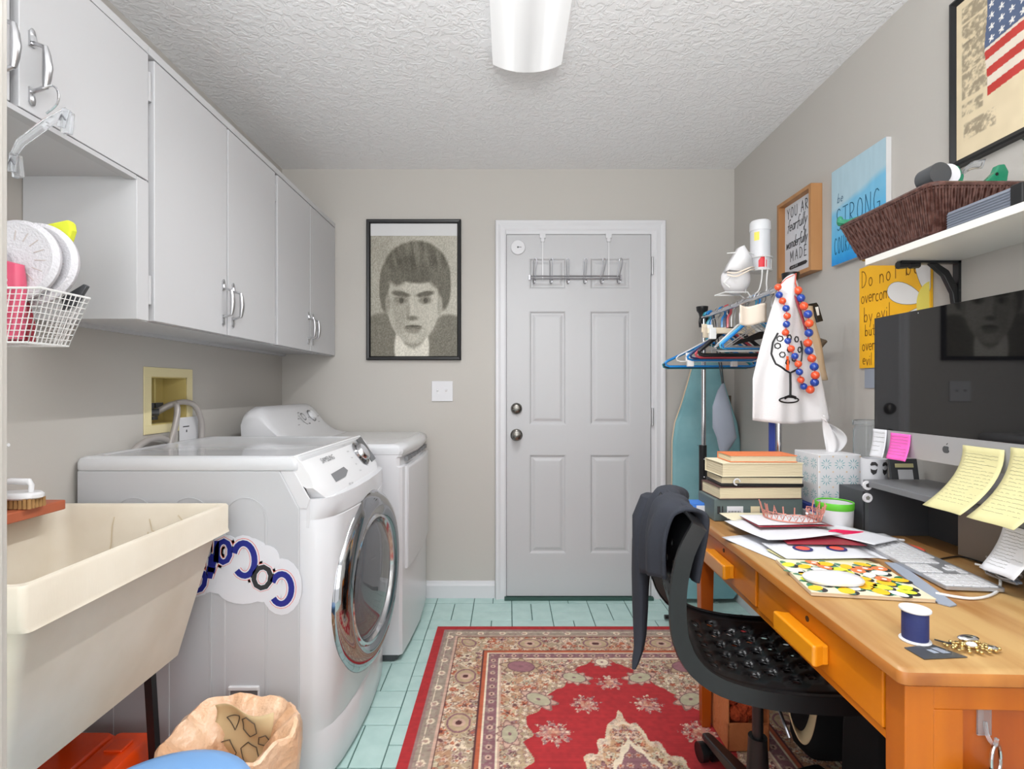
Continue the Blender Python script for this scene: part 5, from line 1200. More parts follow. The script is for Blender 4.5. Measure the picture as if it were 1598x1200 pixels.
obj('apron', MB().box(.024, .036, .068, L_-.068, ZA, ZA+.014).box(.024, .036, .068, L_-.068, ZT-.006, ZT).box(.024, .036, .545, .558, ZA+.014, ZT-.006).box(.040, .05, .068, L_-.068, ZA, ZT).box(Wd-.04, Wd-.028, .068, L_-.068, ZA, ZT).box(.068, Wd-.07, L_-.05, L_-.034, ZA, ZT), 'orangewood', desk, bevel=.001, local=True)
for (a, b) in ((.0705, .542), (.561, L_-.071)):
    d = obj('drawer', MB().box(.019, .036, a, b, ZA+.017, ZT-.009), 'orangewood', desk, bevel=.002, local=True)
    c = (a+b)/2
    R = [[(.019-o1, c+s*hl, z) for s, z in ((-1, .637), (1, .637), (1, .676), (-1, .676))] for o1, hl in ((0, .080), (.012, .080), (.028, .085), (.034, .083))]
    R[2] = [(.019-.028, p[1], p[2]-.003 if p[2] < .65 else p[2]+.001) for p in R[2]]
    obj('pull', MB().loft(R), 'pull', d, bevel=.004, seg=3, local=True)
    obj('keyhole', MB().cyl((.0195, c, .695), (.0175, c, .695), .006, n=16), 'keyhole', d, local=True)
# near end : frame and sunk panel
obj('end_frame', MB().box(.068, Wd-.07, .024, .046, .675, ZT).box(.068, .115, .024, .046, .10, .675).box(Wd-.11, Wd-.07, .024, .046, .10, .675), 'endwood', desk, bevel=.002, local=True)
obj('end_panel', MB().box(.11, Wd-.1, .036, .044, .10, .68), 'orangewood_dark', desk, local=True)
# adhesive hook and key ring on the near end
t = thing('adhesive_hook', 'clear adhesive hook stuck to the near end of the desk', 'hook', dw(.155, .034, .62))
q0 = dw(.155, .0355, .652)
obj('hook', MB().obox(q0+Vector((0, -.001, 0)), (.022, .003, .045)).tube(bez([q0+Vector((0, -.003, 0)), q0+Vector((.001, -.006, -.02)), q0+Vector((.001, -.018, -.028)), q0+Vector((.001, -.022, -.015))]), .003, 8), 'clear', t, smooth=True)
t = thing('key_ring', 'silver carabiner clip hanging from the clear hook', 'key ring', q0+Vector((0, -.02, -.09)))
c0 = q0+Vector((.004, -.017, -.052))
obj('ring', MB().tube([c0+Vector((.013*math.cos(a), .006*math.cos(a), .026*math.sin(a))) for a in [2*PI*i/24 for i in range(24)]], .0028, 8, closed=True), 'chrome', t, smooth=True)
obj('clip', MB().tube(bez([c0+Vector((-.004, 0, -.024)), c0+Vector((.01, -.004, -.034)), c0+Vector((.035, -.006, -.055)), c0+Vector((.05, -.006, -.08)), c0+Vector((.035, -.006, -.095)), c0+Vector((.01, -.004, -.07)), c0+Vector((-.004, 0, -.03))]), .005, 8), 'chrome', t, smooth=True)
obj('dark_pouch', MB().loft([rrect(.70, .80, .795, .825, .012, z) for z in (.46, .55)]+[rrect(.72, .77, .80, .82, .008, .575)]), 'black', smooth=True, label='small black pouch hanging from the silver carabiner', cat='pouch', base=(.75, .81, .46))

# ------------------------------------------------------------------ screen riser and computer
RZ = .915
t = thing('monitor_riser', 'dark grey monitor stand on the desk under the big screen', 'monitor stand', (1.16, 1.26, DZ))
obj('top', MB().box(1.068, 1.262, .93, 1.575, RZ-.018, RZ), 'risertop', t, bevel=.002)
obj('side', MB().box(1.072, 1.258, 1.555, 1.572, DZ+.0005, RZ-.018), 'riser', t)
obj('side', MB().box(1.072, 1.258, .935, .95, DZ+.0005, RZ-.018), 'riser', t)
obj('middle_box', MB().box(1.19, 1.249, 1.234, 1.383, DZ+.0005, RZ-.018), 'greybrown', t)
obj('back', MB().box(1.250, 1.258, .95, 1.555, DZ+.0005, RZ-.018), 'riser', t)
t = thing('desktop_computer', 'large all-in-one computer with dark screen and silver chin on the riser', 'computer', (1.17, 1.25, RZ))
xm, my0, my1, mz0, mz1 = 1.10, .925, 1.568, .999, 1.3985
R = [[(x, y, z) for y, z in ((my0+k, mz0+k), (my1-k, mz0+k), (my1-k, mz1-k), (my0+k, mz1-k))] for x, k in ((xm, 0), (xm+.006, 0), (xm+.02, .03), (xm+.04, .1), (xm+.045, .16))]
obj('body', MB().loft(R), 'alu', t, bevel=.001)
obj('chin', MB().box(xm-.0012, xm, my0, my1, mz0, mz0+.069), 'alu', t)
obj('screen', MB().box(xm-.002, xm, my0, my1, mz0+.069, mz1), 'screen', t, bevel=.0008)
lg = MB(); o = (xm-.0014, 1.312, mz0+.036)
ap = []
for i in range(40):
    a = 2*PI*i/40; r = .0105*(1-.16*max(0, math.cos(a-PI/2))**8-.10*max(0, math.cos(a+PI/2))**10)*(1+.06*math.cos(2*a)); x_, y_ = r*math.cos(a)*.95, r*math.sin(a)
    d = math.hypot(x_-.0135, y_-.002)
    if d < .0062: k = .0062/d; x_, y_ = .0135+(x_-.0135)*k, .002+(y_-.002)*k
    ap.append((x_, y_))
lg.prism(ap, o, RU, RV, Vector((-.0003, 0, 0))); lg.prism([(.0005, .0115), (.002, .015), (.0055, .0175), (.0045, .0135)], o, RU, RV, Vector((-.0003, 0, 0)))
obj('logo', lg, 'dgrey', t)
obj('stand', MB().prism([(0, 0), (.125, 0), (.125, .006), (.105, .012), (.075, .20), (.068, .20), (.095, .012), (.0, .006)], (1.105, 1.345, RZ+.0005), (1, 0, 0), (0, 0, 1), (0, -.19, 0)), 'alu', t, bevel=.001)
obj('camera_dot', MB().cyl((xm-.0025, 1.40, mz1-.008), (xm-.002, 1.40, mz1-.008), .0012), 'paper', t)
for z, lb in ((.901, 'upper'), (.864, 'lower')):
    t = thing('button_magnet', lb+' of two small round white buttons on the far edge of the monitor stand', 'magnet', (1.063, 1.553, z))
    obj('disc', MB().cyl((1.066, 1.5545, z), (1.066, 1.549, z), .0135, n=24), 'trimw', t); obj('mark', MB().cyl((1.066, 1.549, z), (1.066, 1.5485, z), .007, n=5), 'ink' if lb == 'upper' else 'ink_soft', t)
# notes on the screen
def note(name, label, mat_, y0, y1, z0, z1, bow, xs=xm-.003, lines=9, skew=0, cat='note', lift0=.0):
    t = thing(name, label, cat, (xs, (y0+y1)/2, z0))
    fn = lambda a, b: (xs-lift0-bow*(b**2.0)-.002*math.sin(a*7)*b, lerp(y1, y0, a)+skew*b, lerp(z1, z0, b)+.012*b*b*abs(bow)*4)
    obj('sheet', MB().grid(fn, 8, 12), mat_, t, smooth=True, solid=.0006)
    mb = MB()
    for i in range(lines):
        b = .12+.8*i/lines; P = []; a = .08; end = .9 if rnd.random() < .8 else .6
        while a < end:
            p = Vector(fn(a, b)); P.append(p+Vector((-.0008, 0, (rnd.random()-.5)*.0025))); a += .025
        mb.tube(P, .00032, 3)
    obj('writing', mb, 'ink_soft', t); return t
note('white_note', 'white handwritten note stuck at the far corner of the screen chin', 'paper', 1.515, 1.572, .985, 1.068, .012, lines=5)
note('pink_note', 'hot pink sticky note on the silver chin', 'sticky_pink', 1.425, 1.500, .988, 1.062, .014, lines=7)
note('yellow_note', 'long curled pale yellow note hanging from the screen chin, whole', 'sticky_yellow', 1.156, 1.262, .905, 1.052, .105, lines=16, skew=-.01)
note('yellow_note', 'second long pale yellow note, cut by the right frame edge', 'sticky_yellow', 1.035, 1.142, .905, 1.060, .105, lines=16, skew=-.01)
note('white_memo', 'white printed memo taped to the riser, curling outward', 'paper', 1.045, 1.125, .795, .897, .035, xs=1.066, lines=12, skew=.02)

# things beyond the riser
obj('storage_box', MB().box(1.085, 1.27, 1.60, 1.80, DZ+.0006, .875), 'riser', bevel=.003, label='dark storage box behind the far end of the monitor stand', cat='box', base=(1.18, 1.7, DZ))
t = thing('glass_jar', 'clear tall glass jar with lid rim behind the tissue box', 'jar', (1.195, 1.745, .876))
obj('glass', MB().lathe([(.0, 0), (.036, 0), (.038, .01), (.038, .175), (.034, .185), (.034, .19), (.031, .19), (.031, .18), (.035, .17), (.035, .012), (0, .008)], (1.195, 1.745, .8765), (0, 0, 1), 32, False, False), 'glass', t, smooth=True)
obj('rim', MB().lathe([(.037, .188), (.040, .19), (.040, .205), (.036, .207), (.035, .19)], (1.195, 1.745, .8765), (0, 0, 1), 32, False, False), 'glass', t, smooth=True)
t = thing('printed_mug', 'white mug printed with small black bearded faces', 'mug', (1.165, 1.665, .876))
obj('mug', MB().lathe([(0, 0), (.034, 0), (.036, .006), (.036, .090), (.033, .090), (.033, .008), (0, .008)], (1.165, 1.665, .8765), (0, 0, 1), 32, False, False).tube(bez([(1.20, 1.665, .95), (1.222, 1.665, .94), (1.222, 1.665, .91), (1.20, 1.665, .895)]), .004, 8), 'paper', t, smooth=True)
for a in (-125, -75): 
    c = Vector((1.165+.0364*math.cos(math.radians(a)), 1.665+.0364*math.sin(math.radians(a)), .94)); n_ = Vector((math.cos(math.radians(a)), math.sin(math.radians(a)), 0)); u_ = Vector((-n_.y, n_.x, 0))
    obj('face_print', MB().prism([(-.010, .010), (-.006, .018), (.004, .019), (.010, .012), (.009, .005), (.002, .009), (-.008, .006)], c, u_, Vector((0, 0, 1)), n_*.0006).prism([(-.009, -.002), (-.004, -.006), (.004, -.006), (.009, -.001), (.006, -.016), (-.002, -.022), (-.008, -.014)], c, u_, Vector((0, 0, 1)), n_*.0006), 'ink', t)
t = thing('photo_frame', 'small dark photo frame leaning beside the printed mug', 'photo frame', (1.20, 1.60, .876))
Rm = Matrix.Rotation(math.radians(-10), 3, 'X')
cc = Vector((1.215, 1.605, .925))
obj('frame', MB().obox(cc, (.085, .008, .095), Rm), 'riser', t, bevel=.001)
obj('picture', MB().obox(cc+Vector((.002, -.0055, -.010)), (.045, .002, .05), Rm), 'paper', t); obj('caption_strip', MB().obox(cc+Vector((-.004, -.006, .028)), (.055, .002, .012), Rm), 'sticky_yellow', t)

# book stack
def book(label, x0, x1, y0, y1, z0, z1, cover, ang=0, page='bookpage', flip=False, wob=0):
    t = thing('book', label, 'book', ((x0+x1)/2, (y0+y1)/2, z0), ang, None)
    x0, x1 = x0-t.location.x, x1-t.location.x; y0, y1 = y0-t.location.y, y1-t.location.y; h = z1-z0; z0 = .0004; z1 = h-.0002
    e = .003; ct = .010 if 'binder' in label else .0025
    obj('cover', MB().box(x0, x1, y0, y1, z0, z0+ct).box(x0, x1, y0, y1, z1-.0025, z1).box(x0, x1, y1-.003, y1, z0, z1), cover, t, bevel=.001, local=True)
    pg = obj('pages', MB().box(x0+e, x1-e, y0+e, y1-.003, z0+ct, z1-.0025), page, t, local=True); return t
t = thing('game_box', 'grey-green box with white barcode label at the bottom of the book pile', 'box', (.80, 1.80, DZ)); 
bx0, bx1, by0, by1 = .680, .972, 1.725, 1.87
obj('box', MB().box(bx0, bx1, by0, by1, DZ+.0006, .824), 'bookgrey', t, bevel=.003)
obj('label', MB().box(.722, .775, by0-.0008, by0, .758, .80), 'paper', t)
mb = MB()
for i in range(12): mb.box(.727+i*.0035, .727+i*.0035+(.001 if i % 3 else .002), by0-.0012, by0-.0008, .768, .785)
mb.box(.69, .700, by0-.0008, by0, .775, .80).box(.705, .709, by0-.0008, by0, .77, .80); obj('barcode', mb, 'ink', t)
obj('side_print', MB().box(.80, .83, by0-.0008, by0, .765, .80), 'bookpage', t)
book('thick worn dark-covered book with ragged page edges, second from bottom', .690, .968, 1.718, 1.865, .8245, .865, 'bookdark', .03)
book('black ring binder folder with tan papers in the middle of the book pile', .705, .972, 1.72, 1.865, .8655, .898, 'black', -.035, 'bookpage')
book('thick cream paged book near the top of the pile', .700, .970, 1.715, 1.86, .8985, .944, 'paper_cream', .015)
book('small orange-covered paperback on top of the book pile', .735, .955, 1.725, 1.84, .9445, .968, 'bookorange', -.02)
obj('binder_ring', MB().tube([(.75+.010*math.cos(a), 1.714, .882+.010*math.sin(a)) for a in [2*PI*i/16 for i in range(13)]], .0025, 6), 'trimw', smooth=True, label='white ribbon loop poking from the black binder', cat='ribbon', base=(.75, 1.714, .87))
t = thing('blue_folder', 'bright blue folder on the far left corner of the desk', 'folder', (.66, 1.845, DZ))
obj('cover', MB().obox((.665, 1.842, .7715), (.075, .06, .040), Matrix.Rotation(-.03, 3, 'Z')), 'bluefolder', t, bevel=.002)
obj('paper', MB().obox((.675, 1.811, .769), (.045, .004, .028), Matrix.Rotation(-.03, 3, 'Z')), 'paper', t)

# tissue box and its support
t = thing('tissue_box', 'white tissue box with teal leaf pattern standing on a navy book', 'tissue box', (1.08, 1.79, .80))
tx0, tx1, ty0, ty1, tz0, tz1 = 1.018, 1.158, 1.715, 1.86, .803, .972
obj('box', MB().box(tx0, tx1, ty0, ty1, tz0, tz1), 'trimw', t, bevel=.002)
mb = MB()
def leafs(o, u, v, w_, h_, nx, nz):
    for i in range(nx):
        for j in range(nz):
            cx_, cy_ = w_*(i+.5)/nx, h_*(j+.5)/nz
            for k in range(10):
                a = 2*PI*k/10+.31; r0, r1, r2 = .0055, .0125, .0195
                if k % 5 == 4 and False: continue
                P = [(cx_+r0*math.cos(a), cy_+r0*math.sin(a)), (cx_+r1*math.cos(a+.12), cy_+r1*math.sin(a+.12)), (cx_+r2*math.cos(a), cy_+r2*math.sin(a)), (cx_+r1*math.cos(a-.12), cy_+r1*math.sin(a-.12))]
                mb.prism(P, o, u, v, Vector(u).cross(Vector(v)).normalized()*.0004)
leafs((tx0+.003, ty0, tz0+.008), (1, 0, 0), (0, 0, 1), .134, .155, 3, 3)
leafs((tx0, ty1-.003, tz0+.008), (0, -1, 0), (0, 0, 1), .138, .155, 3, 3)
obj('leaf_print', mb, 'tealprint', t)
mb = MB()
for i in range(4):
    for j in range(4): mb.cyl((tx0+.003+.134*i/3, ty0, tz0+.012+.15*j/3), (tx0+.003+.134*i/3, ty0-.0005, tz0+.012+.15*j/3), .003, n=8)
obj('dot_print', mb, 'tan', t)
def tis(a, b):
    Lx = 1.088-.014*b; Rx = 1.122+.040*math.sin(PI*min(1, b/.9))**.8-.048*b**2
    return (lerp(Lx, Rx, a), 1.785+.016*math.sin(a*9+b*3)*(.3+b*.5), .968+.132*b-.018*b*a+.012*math.sin(a*7)*b*(1-b))
obj('tissue', MB().grid(tis, 16, 18), 'cloth', t, smooth=True, solid=.0012)
obj('navy_book', MB().box(1.0, 1.17, 1.70, 1.87, .782, .8025), 'bookblue', bevel=.002, label='navy blue book under the tissue box', cat='book', base=(1.08, 1.79, .782))
obj('white_book', MB().box(.995, 1.165, 1.70, 1.868, DZ+.0006, .7815), 'paper', bevel=.002, label='white paper pad under the navy book', cat='book', base=(1.08, 1.79, DZ))
t = thing('small_cup', 'frosted white cup with a lime green band in front of the tissue box', 'cup', (1.038, 1.645, DZ))
obj('cup', MB().lathe([(0, 0), (.046, 0), (.049, .01), (.052, .083), (.049, .083), (.046, .012), (0, .006)], (1.014, 1.625, DZ+.0006), (0, 0, 1), 36, False, False), 'trimw', t, smooth=True)
obj('lime_band', MB().lathe([(.0512, .066), (.0526, .068), (.0532, .086), (.0525, .088), (.049, .086)], (1.014, 1.625, DZ+.0006), (0, 0, 1), 36, False, False), 'limegreen', t, smooth=True)

# papers
def sheet(label, cx, cy, w_, h_, ang, z, mat_='paper', name='paper_sheet', wave=.002, cat='paper', grp=None, th=.0006):
    t = thing(name, label, cat, (cx, cy, z), ang, grp)
    ca = math.cos(ang)
    obj('sheet', MB().grid(lambda a, b: ((a-.5)*w_, (b-.5)*h_, th+wave*(1+math.sin(a*5+b*3+cx*20))*(.35+abs(a-.5)+abs(b-.5))*.6), 10, 10), mat_, t, smooth=True, local=True, solid=th)
    return t
sheet('lowest white sheet under the floral notebook edge', .765, 1.425, .215, .28, .25, DZ+.0008)
sheet('white sheet lying by the monitor end of the paper pile', .93, 1.47, .215, .20, -.5, DZ+.0016)
sheet('pale yellow paper edge peeking between the white sheets', .80, 1.335, .20, .16, .12, DZ+.0045, 'sticky_yellow')
s1 = sheet('white sheet bearing two round navy and red stickers', .815, 1.375, .235, .13, .0, DZ+.011, wave=.0015)
for x in (-.035, .055):
    k = obj('sticker', MB().cyl((x, .01, .0032), (x, .01, .0044), .024, n=28), 'navy', s1, local=True); obj('sticker_center', MB().cyl((x, .01, .0044), (x, .01, .0049), .017, n=24), 'magred', k, local=True)
t = sheet('maroon printed leaflet under the upper white sheets', .86, 1.455, .20, .11, -.1, DZ+.018, 'maroon')
s2 = sheet('large white folded sheet on top of the maroon leaflet', .80, 1.535, .235, .20, .18, DZ+.026, wave=.004)
sheet('white sheet reaching toward the pink pen', .985, 1.49, .13, .17, .5, DZ+.021, wave=.002)
t = sheet('dark red envelope under the tiara', .835, 1.575, .22, .12, .02, DZ+.037, 'maroon', 'envelope', .001, 'envelope')
t = sheet('white card lying on the red envelope under the tiara', .825, 1.585, .20, .12, .05, DZ+.0405, 'paper', wave=.001)
sheet('cream envelope edge behind the tiara', .77, 1.66, .16, .10, .0, DZ+.030, 'paper_cream', 'envelope', .002, 'envelope')

# tiara
tc_ = Vector((.868, 1.60, DZ+.0438))
t = thing('tiara', 'rose gold party tiara with cut-out lettering on the paper pile', 'tiara', tc_)
mb = MB(); rr_ = .080
def tp_(a, h): rr2 = rr_+.012*h/.045; return tc_+Vector((rr2*math.cos(a), rr2*.92*math.sin(a), .002+h))
A = [math.radians(-215+i*250/60) for i in range(61)]
mb.tube([tp_(a, 0) for a in A], .0022, 6); mb.tube([tp_(a, .022) for a in A], .0013, 6)
for i in range(20):
    a0, a1 = A[i*3], A[i*3+3]; am = (a0+a1)/2; mb.tube([tp_(a0, .022), tp_(am, .001), tp_(a1, .022)], .0011, 5)
    mb.tube([tp_(am-.04, .012), tp_(am-.03, .019), tp_(am, .015), tp_(am+.03, .019), tp_(am+.04, .012), tp_(am, .004)], .0009, 5)
obj('band', mb, 'rosegold', t, smooth=True)
mb = MB(); msg = 'FINALLY LEGAL'; 
for i, ch in enumerate(msg):
    if ch not in SF or ch == ' ': continue
    am = math.radians(-205+i*230/12); 
    for st in SF[ch][1]:
        mb.tube([tp_(am+(x-.3)*.22, .023+y*.022) for x, y in st], .0020, 5)
obj('lettering', mb, 'rosegold', t, smooth=True)
obj('gem', MB().sph(tp_(math.radians(-90), .03), .004).sph(tp_(math.radians(-25), .012), .004), 'paper', t)
# pen, file, eraser
def pen(name, label, a, b, r, mat_, cat, tip=None):
    t = thing(name, label, cat, ((a[0]+b[0])/2, (a[1]+b[1])/2, DZ)); zz = .026 if name == 'marker' else .0012; a = Vector((*a, DZ+r+zz)); b = Vector((*b, DZ+r+zz*.25)); d = (b-a)
    obj('barrel', MB().tube([a, a+d*.08, a+d*.2, a+d*.95, b], [.001, r*.6, r, r, r*.7], 10), mat_, t, smooth=True)
    if tip: obj('cap', MB().cyl(a+d*.82, a+d*.9, r*1.08), tip, t)
    return t
p0 = at(1293, 829, .783); p1 = at(1352, 834, .764)
pen('marker', 'hot pink marker pen beside the white cup', p0, p1, .0075, 'hotpink', 'pen', 'hotpink')
pen('nail_file', 'white slim stick lying beyond the keyboard', at(1377, 838, .755), at(1412, 843, .755), .0035, 'paper', 'stick')
e0 = at(1425, 853, .755)
t = thing('pink_tag', 'flat pink glossy tag next to the white stick', 'tag', (e0[0], e0[1], DZ))
obj('tag', MB().loft([[(e0[0]+.034*math.cos(a)*.35*k+.022*math.sin(a)*.2, e0[1]-.034*math.sin(a)*k*1.0, z) for a in [2*PI*i/20 for i in range(20)]] for z, k in ((DZ+.0015, 1), (DZ+.005, 1), (DZ+.006, .9))]), 'magred', t, smooth=True)

# floral notebook, mouse
t = thing('floral_notebook', 'thin notebook with yellow and orange fruit print cover', 'notebook', (.772, 1.19, DZ+.0008), -.16)
NW, NH = .235, .215
obj('pages', MB().box(-NW/2, NW/2, -NH/2, NH/2, .0002, .0075), 'tan', t, bevel=.001, local=True)
cov = obj('cover', MB().box(-NW/2, NW/2, -NH/2-.002, NH/2, .0078, .0092), 'paper_cream', t, local=True)
pr = {k: MB() for k in ('yellow', 'bookorange', 'limefoam', 'ink', 'green', 'flower_white')}
rr = random.Random(3); pts = []
while len(pts) < 40:
    x, y = rr.uniform(-NW/2+.012, NW/2-.012), rr.uniform(-NH/2+.010, NH/2-.010)
    if all(math.hypot(x-a, y-b) > .0245 for a, b in pts): pts.append((x, y))
ol = lambda x, y, rx_, ry_, a, z: [(x+rx_*math.cos(t_)*math.cos(a)-ry_*math.sin(t_)*math.sin(a), y+rx_*math.cos(t_)*math.sin(a)+ry_*math.sin(t_)*math.cos(a), z) for t_ in [2*PI*i/14 for i in range(14)]]
[pr['ink'].loft([ol(x+.008, y-.008, .016, .013, 1, z) for z in (.0092, .0093)]) for x, y in pts]
for i, (x, y) in enumerate(pts):
    a = rr.uniform(0, 3); k = ('yellow', 'bookorange', 'yellow', 'limefoam', 'flower_white')[i % 5]
    pr['green'].loft([ol(x+.014*math.cos(a+1.2), y+.014*math.sin(a+1.2), .015, .0075, a+.8, z) for z in (.0094, .0096)]); pr['green'].loft([ol(x-.014*math.cos(a+.7), y-.014*math.sin(a+.7), .011, .005, a+2, z) for z in (.0094, .0096)])
    pr[k].loft([ol(x, y, .0185, .0125 if i % 2 else .0155, a, z) for z in (.0096, .0098)])
    if k == 'bookorange': pr['flower_white'].loft([ol(x+.003, y, .006, .005, a, z) for z in (.0098, .00995)])
for k, m_ in pr.items(): obj('fruit_print', m_, k, cov, local=True, kind='stuff')
mo = at(1300, 903, .768)
t = thing('computer_mouse', 'white low oval mouse on the floral notebook', 'mouse', (mo[0], mo[1], DZ+.0112), -.12)
R = []
for z, k in ((.0, .86), (.003, .97), (.008, 1.0), (.013, .93), (.017, .75), (.019, .45), (.0195, .1)):
    R.append([(.062*k*math.copysign(abs(math.cos(a))**.8, math.cos(a)), .036*k*math.copysign(abs(math.sin(a))**.85, math.sin(a)), z) for a in [2*PI*i/32 for i in range(32)]])
obj('shell', MB().loft(R), 'white', t, smooth=True, local=True)
obj('base', MB().loft([[(.050*math.cos(a), .028*math.sin(a), z) for a in [2*PI*i/24 for i in range(24)]] for z in (-.001, .001)]), 'alu', t, local=True)
# ruler strip and keyboard
r0, r1 = at(1392, 878, .753), at(1478, 942, .753)
t = thing('plastic_strip', 'pale grey-blue plastic strip between notebook and keyboard', 'strip', ((r0[0]+r1[0])/2, (r0[1]+r1[1])/2, DZ+.0007))
d = Vector((r1[0]-r0[0], r1[1]-r0[1], 0)).normalized(); n_ = Vector((-d.y, d.x, 0)); c0 = Vector((*r0, 0)); c1 = Vector((*r1, 0))
obj('strip', MB().loft([[c0+n_*.016+Vector((0, 0, z)), c0-n_*.016+Vector((0, 0, z)), c1-n_*.016+Vector((0, 0, z)), c1+d*.012+Vector((0, 0, z)), c1+n_*.016+Vector((0, 0, z))] for z in (DZ+.001, DZ+.0035)]), 'greybag', t)
t = thing('keyboard', 'full-size white and silver keyboard lying along the desk', 'keyboard', (1.028, 1.335, DZ+.001), PI/2-.115*-1+PI*0)
ka = PI/2+.0; t.rotation_euler = (0, 0, PI/2+.0-.115); MW[t.name] = Matrix.Translation(t.location) @ Matrix.Rotation(t.rotation_euler.z, 4, 'Z')
KW, KD = .43, .118     # local x runs along desk (far = +), local y = away from wall side
obj('plate', MB().loft([rrect(-KW/2, KW/2, -KD/2, KD/2, .006, z, 4) for z in (.003, .010)]), 'alu', t, local=True)
obj('foot', MB().box(-KW/2+.02, KW/2-.02, -KD/2+.004, -KD/2+.018, .0002, .004).box(-KW/2+.02, KW/2-.02, KD/2-.018, KD/2-.004, .0002, .004), 'alu', t, local=True)
P_ = .0187
kms = {}
def key(x, y, w_=1, h_=1):
    k = (w_, h_)
    if k not in kms:
        a, b = (w_*P_-.003)/2, (h_*P_*.95-.0028)/2
        kms[k] = mesh('key', MB().loft([[(x_*a*q, y_*b*q, z) for x_, y_ in ((-1, -1), (1, -1), (1, 1), (-1, 1))] for z, q in ((0, 1), (.0016, 1), (.0022, .93))]), 'white')
    o = bpy.data.objects.new('key', kms[k]); C.objects.link(o); o.parent = t; o.location = (x, y, .010)
# reader sits on the -x world side: letters run from far (left of the typist) to near
ys_ = [KD/2-.011-i*P_*.95 for i in range(6)]
for r in range(6):
    x = KW/2-.010
    for i in range(14 if r < 5 else 0): key(x-P_*(i+.5), ys_[r] if True else 0)
    if r == 5:
        for i, w_ in enumerate((1, 1, 1.25, 5, 1.25, 1, 1)):
            key(x-P_*w_/2, ys_[r], w_); x -= P_*w_+.0004
    xg = KW/2-.010-14*P_-.012
    if r in (0, 1, 2):
        for i in range(3): key(xg-P_*(i+.5), ys_[r])
    if r == 4: key(xg-P_*1.5, ys_[r])
    if r == 5:
        for i in range(3): key(xg-P_*(i+.5), ys_[r])
    xn = xg-3*P_-.010
    for i in range(4): key(xn-P_*(i+.5), ys_[r])
# cables
t = thing('cable_bundle', 'tangled grey and white charging cables behind the keyboard', 'cable', (1.13, 1.20, DZ))
for i in range(7):
    P = []; 
    for k in range(9):
        a = 2.2*PI*k/8+i*.8; P.append((1.132+.030*math.cos(a)*(.6+.07*i)+rnd.uniform(-.01, .01), 1.20+.050*math.sin(a*1.2)+rnd.uniform(-.01, .01), DZ+.006+.006*i*rnd.random()+.004))
    obj('cable', MB().tube(bez(P), .0026, 6), 'greybag' if i % 2 else 'hose', t, smooth=True)
q1, q2, q3, q4 = at(1460, 925, .755), at(1520, 933, .755), at(1558, 920, .755), at(1555, 888, .765)
t = thing('white_cable', 'thin white cable looping in front of the keyboard end', 'cable', (q2[0], q2[1], DZ))
obj('cable', MB().tube(bez([(*q1, DZ+.004), (*q2, DZ+.004), (*q3, DZ+.004), (*q4, DZ+.010), (q4[0]-.005, q4[1]+.05, DZ+.010)]), .0028, 8), 'hang_white', t, smooth=True)
t = thing('dark_cable', 'thin dark cable curving on the desk below the screen', 'cable', (1.15, 1.3, DZ))
obj('cable', MB().tube(bez([(*at(1465, 872, .754), DZ+.003), (*at(1500, 868, .754), DZ+.003), (*at(1540, 880, .754), DZ+.004), (*at(1580, 890, .754), DZ+.004)]), .002, 6), 'black', t, smooth=True)

# thread, card, gold chain
sp_ = at(1428, 1000, DZ); sc = Vector((sp_[0], sp_[1], DZ+.0006))
t = thing('thread_spool', 'spool of navy blue thread standing near the desk corner', 'spool', sc)
obj('thread', MB().lathe([(.019, .004), (.0195, .008), (.0195, .048), (.019, .052)], sc, (0, 0, 1), 32), mat('thread', (36, 46, 102), .6, bump=(400, .6, (.2, .2, 5), .001)), t, smooth=True)
obj('spool_end', MB().lathe([(0, 0), (.023, 0), (.0235, .002), (.022, .004), (0, .0045)], sc, (0, 0, 1), 32, False, False), 'trimw', t, smooth=True)
obj('spool_end', MB().lathe([(0, .0515), (.022, .052), (.0235, .054), (.023, .0565), (.006, .0568), (.005, .053), (0, .053)], sc, (0, 0, 1), 32, False, False), 'trimw', t, smooth=True)
cd_ = [at(*p, DZ) for p in ((1411, 1012), (1455, 1007), (1510, 1027), (1442, 1030))]
t = thing('black_card', 'small black card in front of the thread spool', 'card', (*cd_[0], DZ+.0004))
obj('card', MB().loft([[(x, y, z) for x, y in cd_] for z in (DZ+.0008, DZ+.0022)]), 'dgrey', t, bevel=.0004)
def cq(a, b): 
    A_, B_, C_, D_ = [Vector((*p, DZ+.0026)) for p in cd_]; return A_.lerp(B_, a).lerp(D_.lerp(C_, a), b)
obj('print', MB().add([cq(.45, .35), cq(.6, .35), cq(.6, .65), cq(.45, .65), cq(.66, .25), cq(.86, .25), cq(.86, .7), cq(.66, .7)], [(0, 1, 2, 3), (4, 5, 6, 7)]), 'greybag', t)
gp = at(1515, 1014, DZ)
t = thing('gold_bracelet', 'heap of gold and crystal jewelry beside the black card', 'jewelry', (gp[0], gp[1], DZ+.0006))
mb = MB(); P = []
for i in range(60):
    a = i*.42; r = .006+.00055*i; P.append(Vector((gp[0]+r*math.cos(a)*1.1+rnd.uniform(-.004, .004), gp[1]+r*math.sin(a)*.55, DZ+.004+.010*max(0, 1-r/.04)*rnd.random()+.001)))
for i, p in enumerate(P): mb.sph(p, (.0034, .0028, .0030) if i % 3 else (.0042, .003, .002), 7, 5)
obj('chain', mb, 'gold', t)
obj('charm', MB().sph((gp[0]+.006, gp[1]+.012, DZ+.014), (.018, .009, .005), 14, 8).sph((gp[0]+.028, gp[1]-.008, DZ+.007), (.010, .006, .004), 12, 6), 'chrome', t, smooth=True)
obj('stone', MB().sph((gp[0]-.006, gp[1]-.008, DZ+.013), (.009, .006, .004), 8, 4), 'paper', t)
ea = at(1458, 1000, .752); eb = at(1495, 1004, .756)
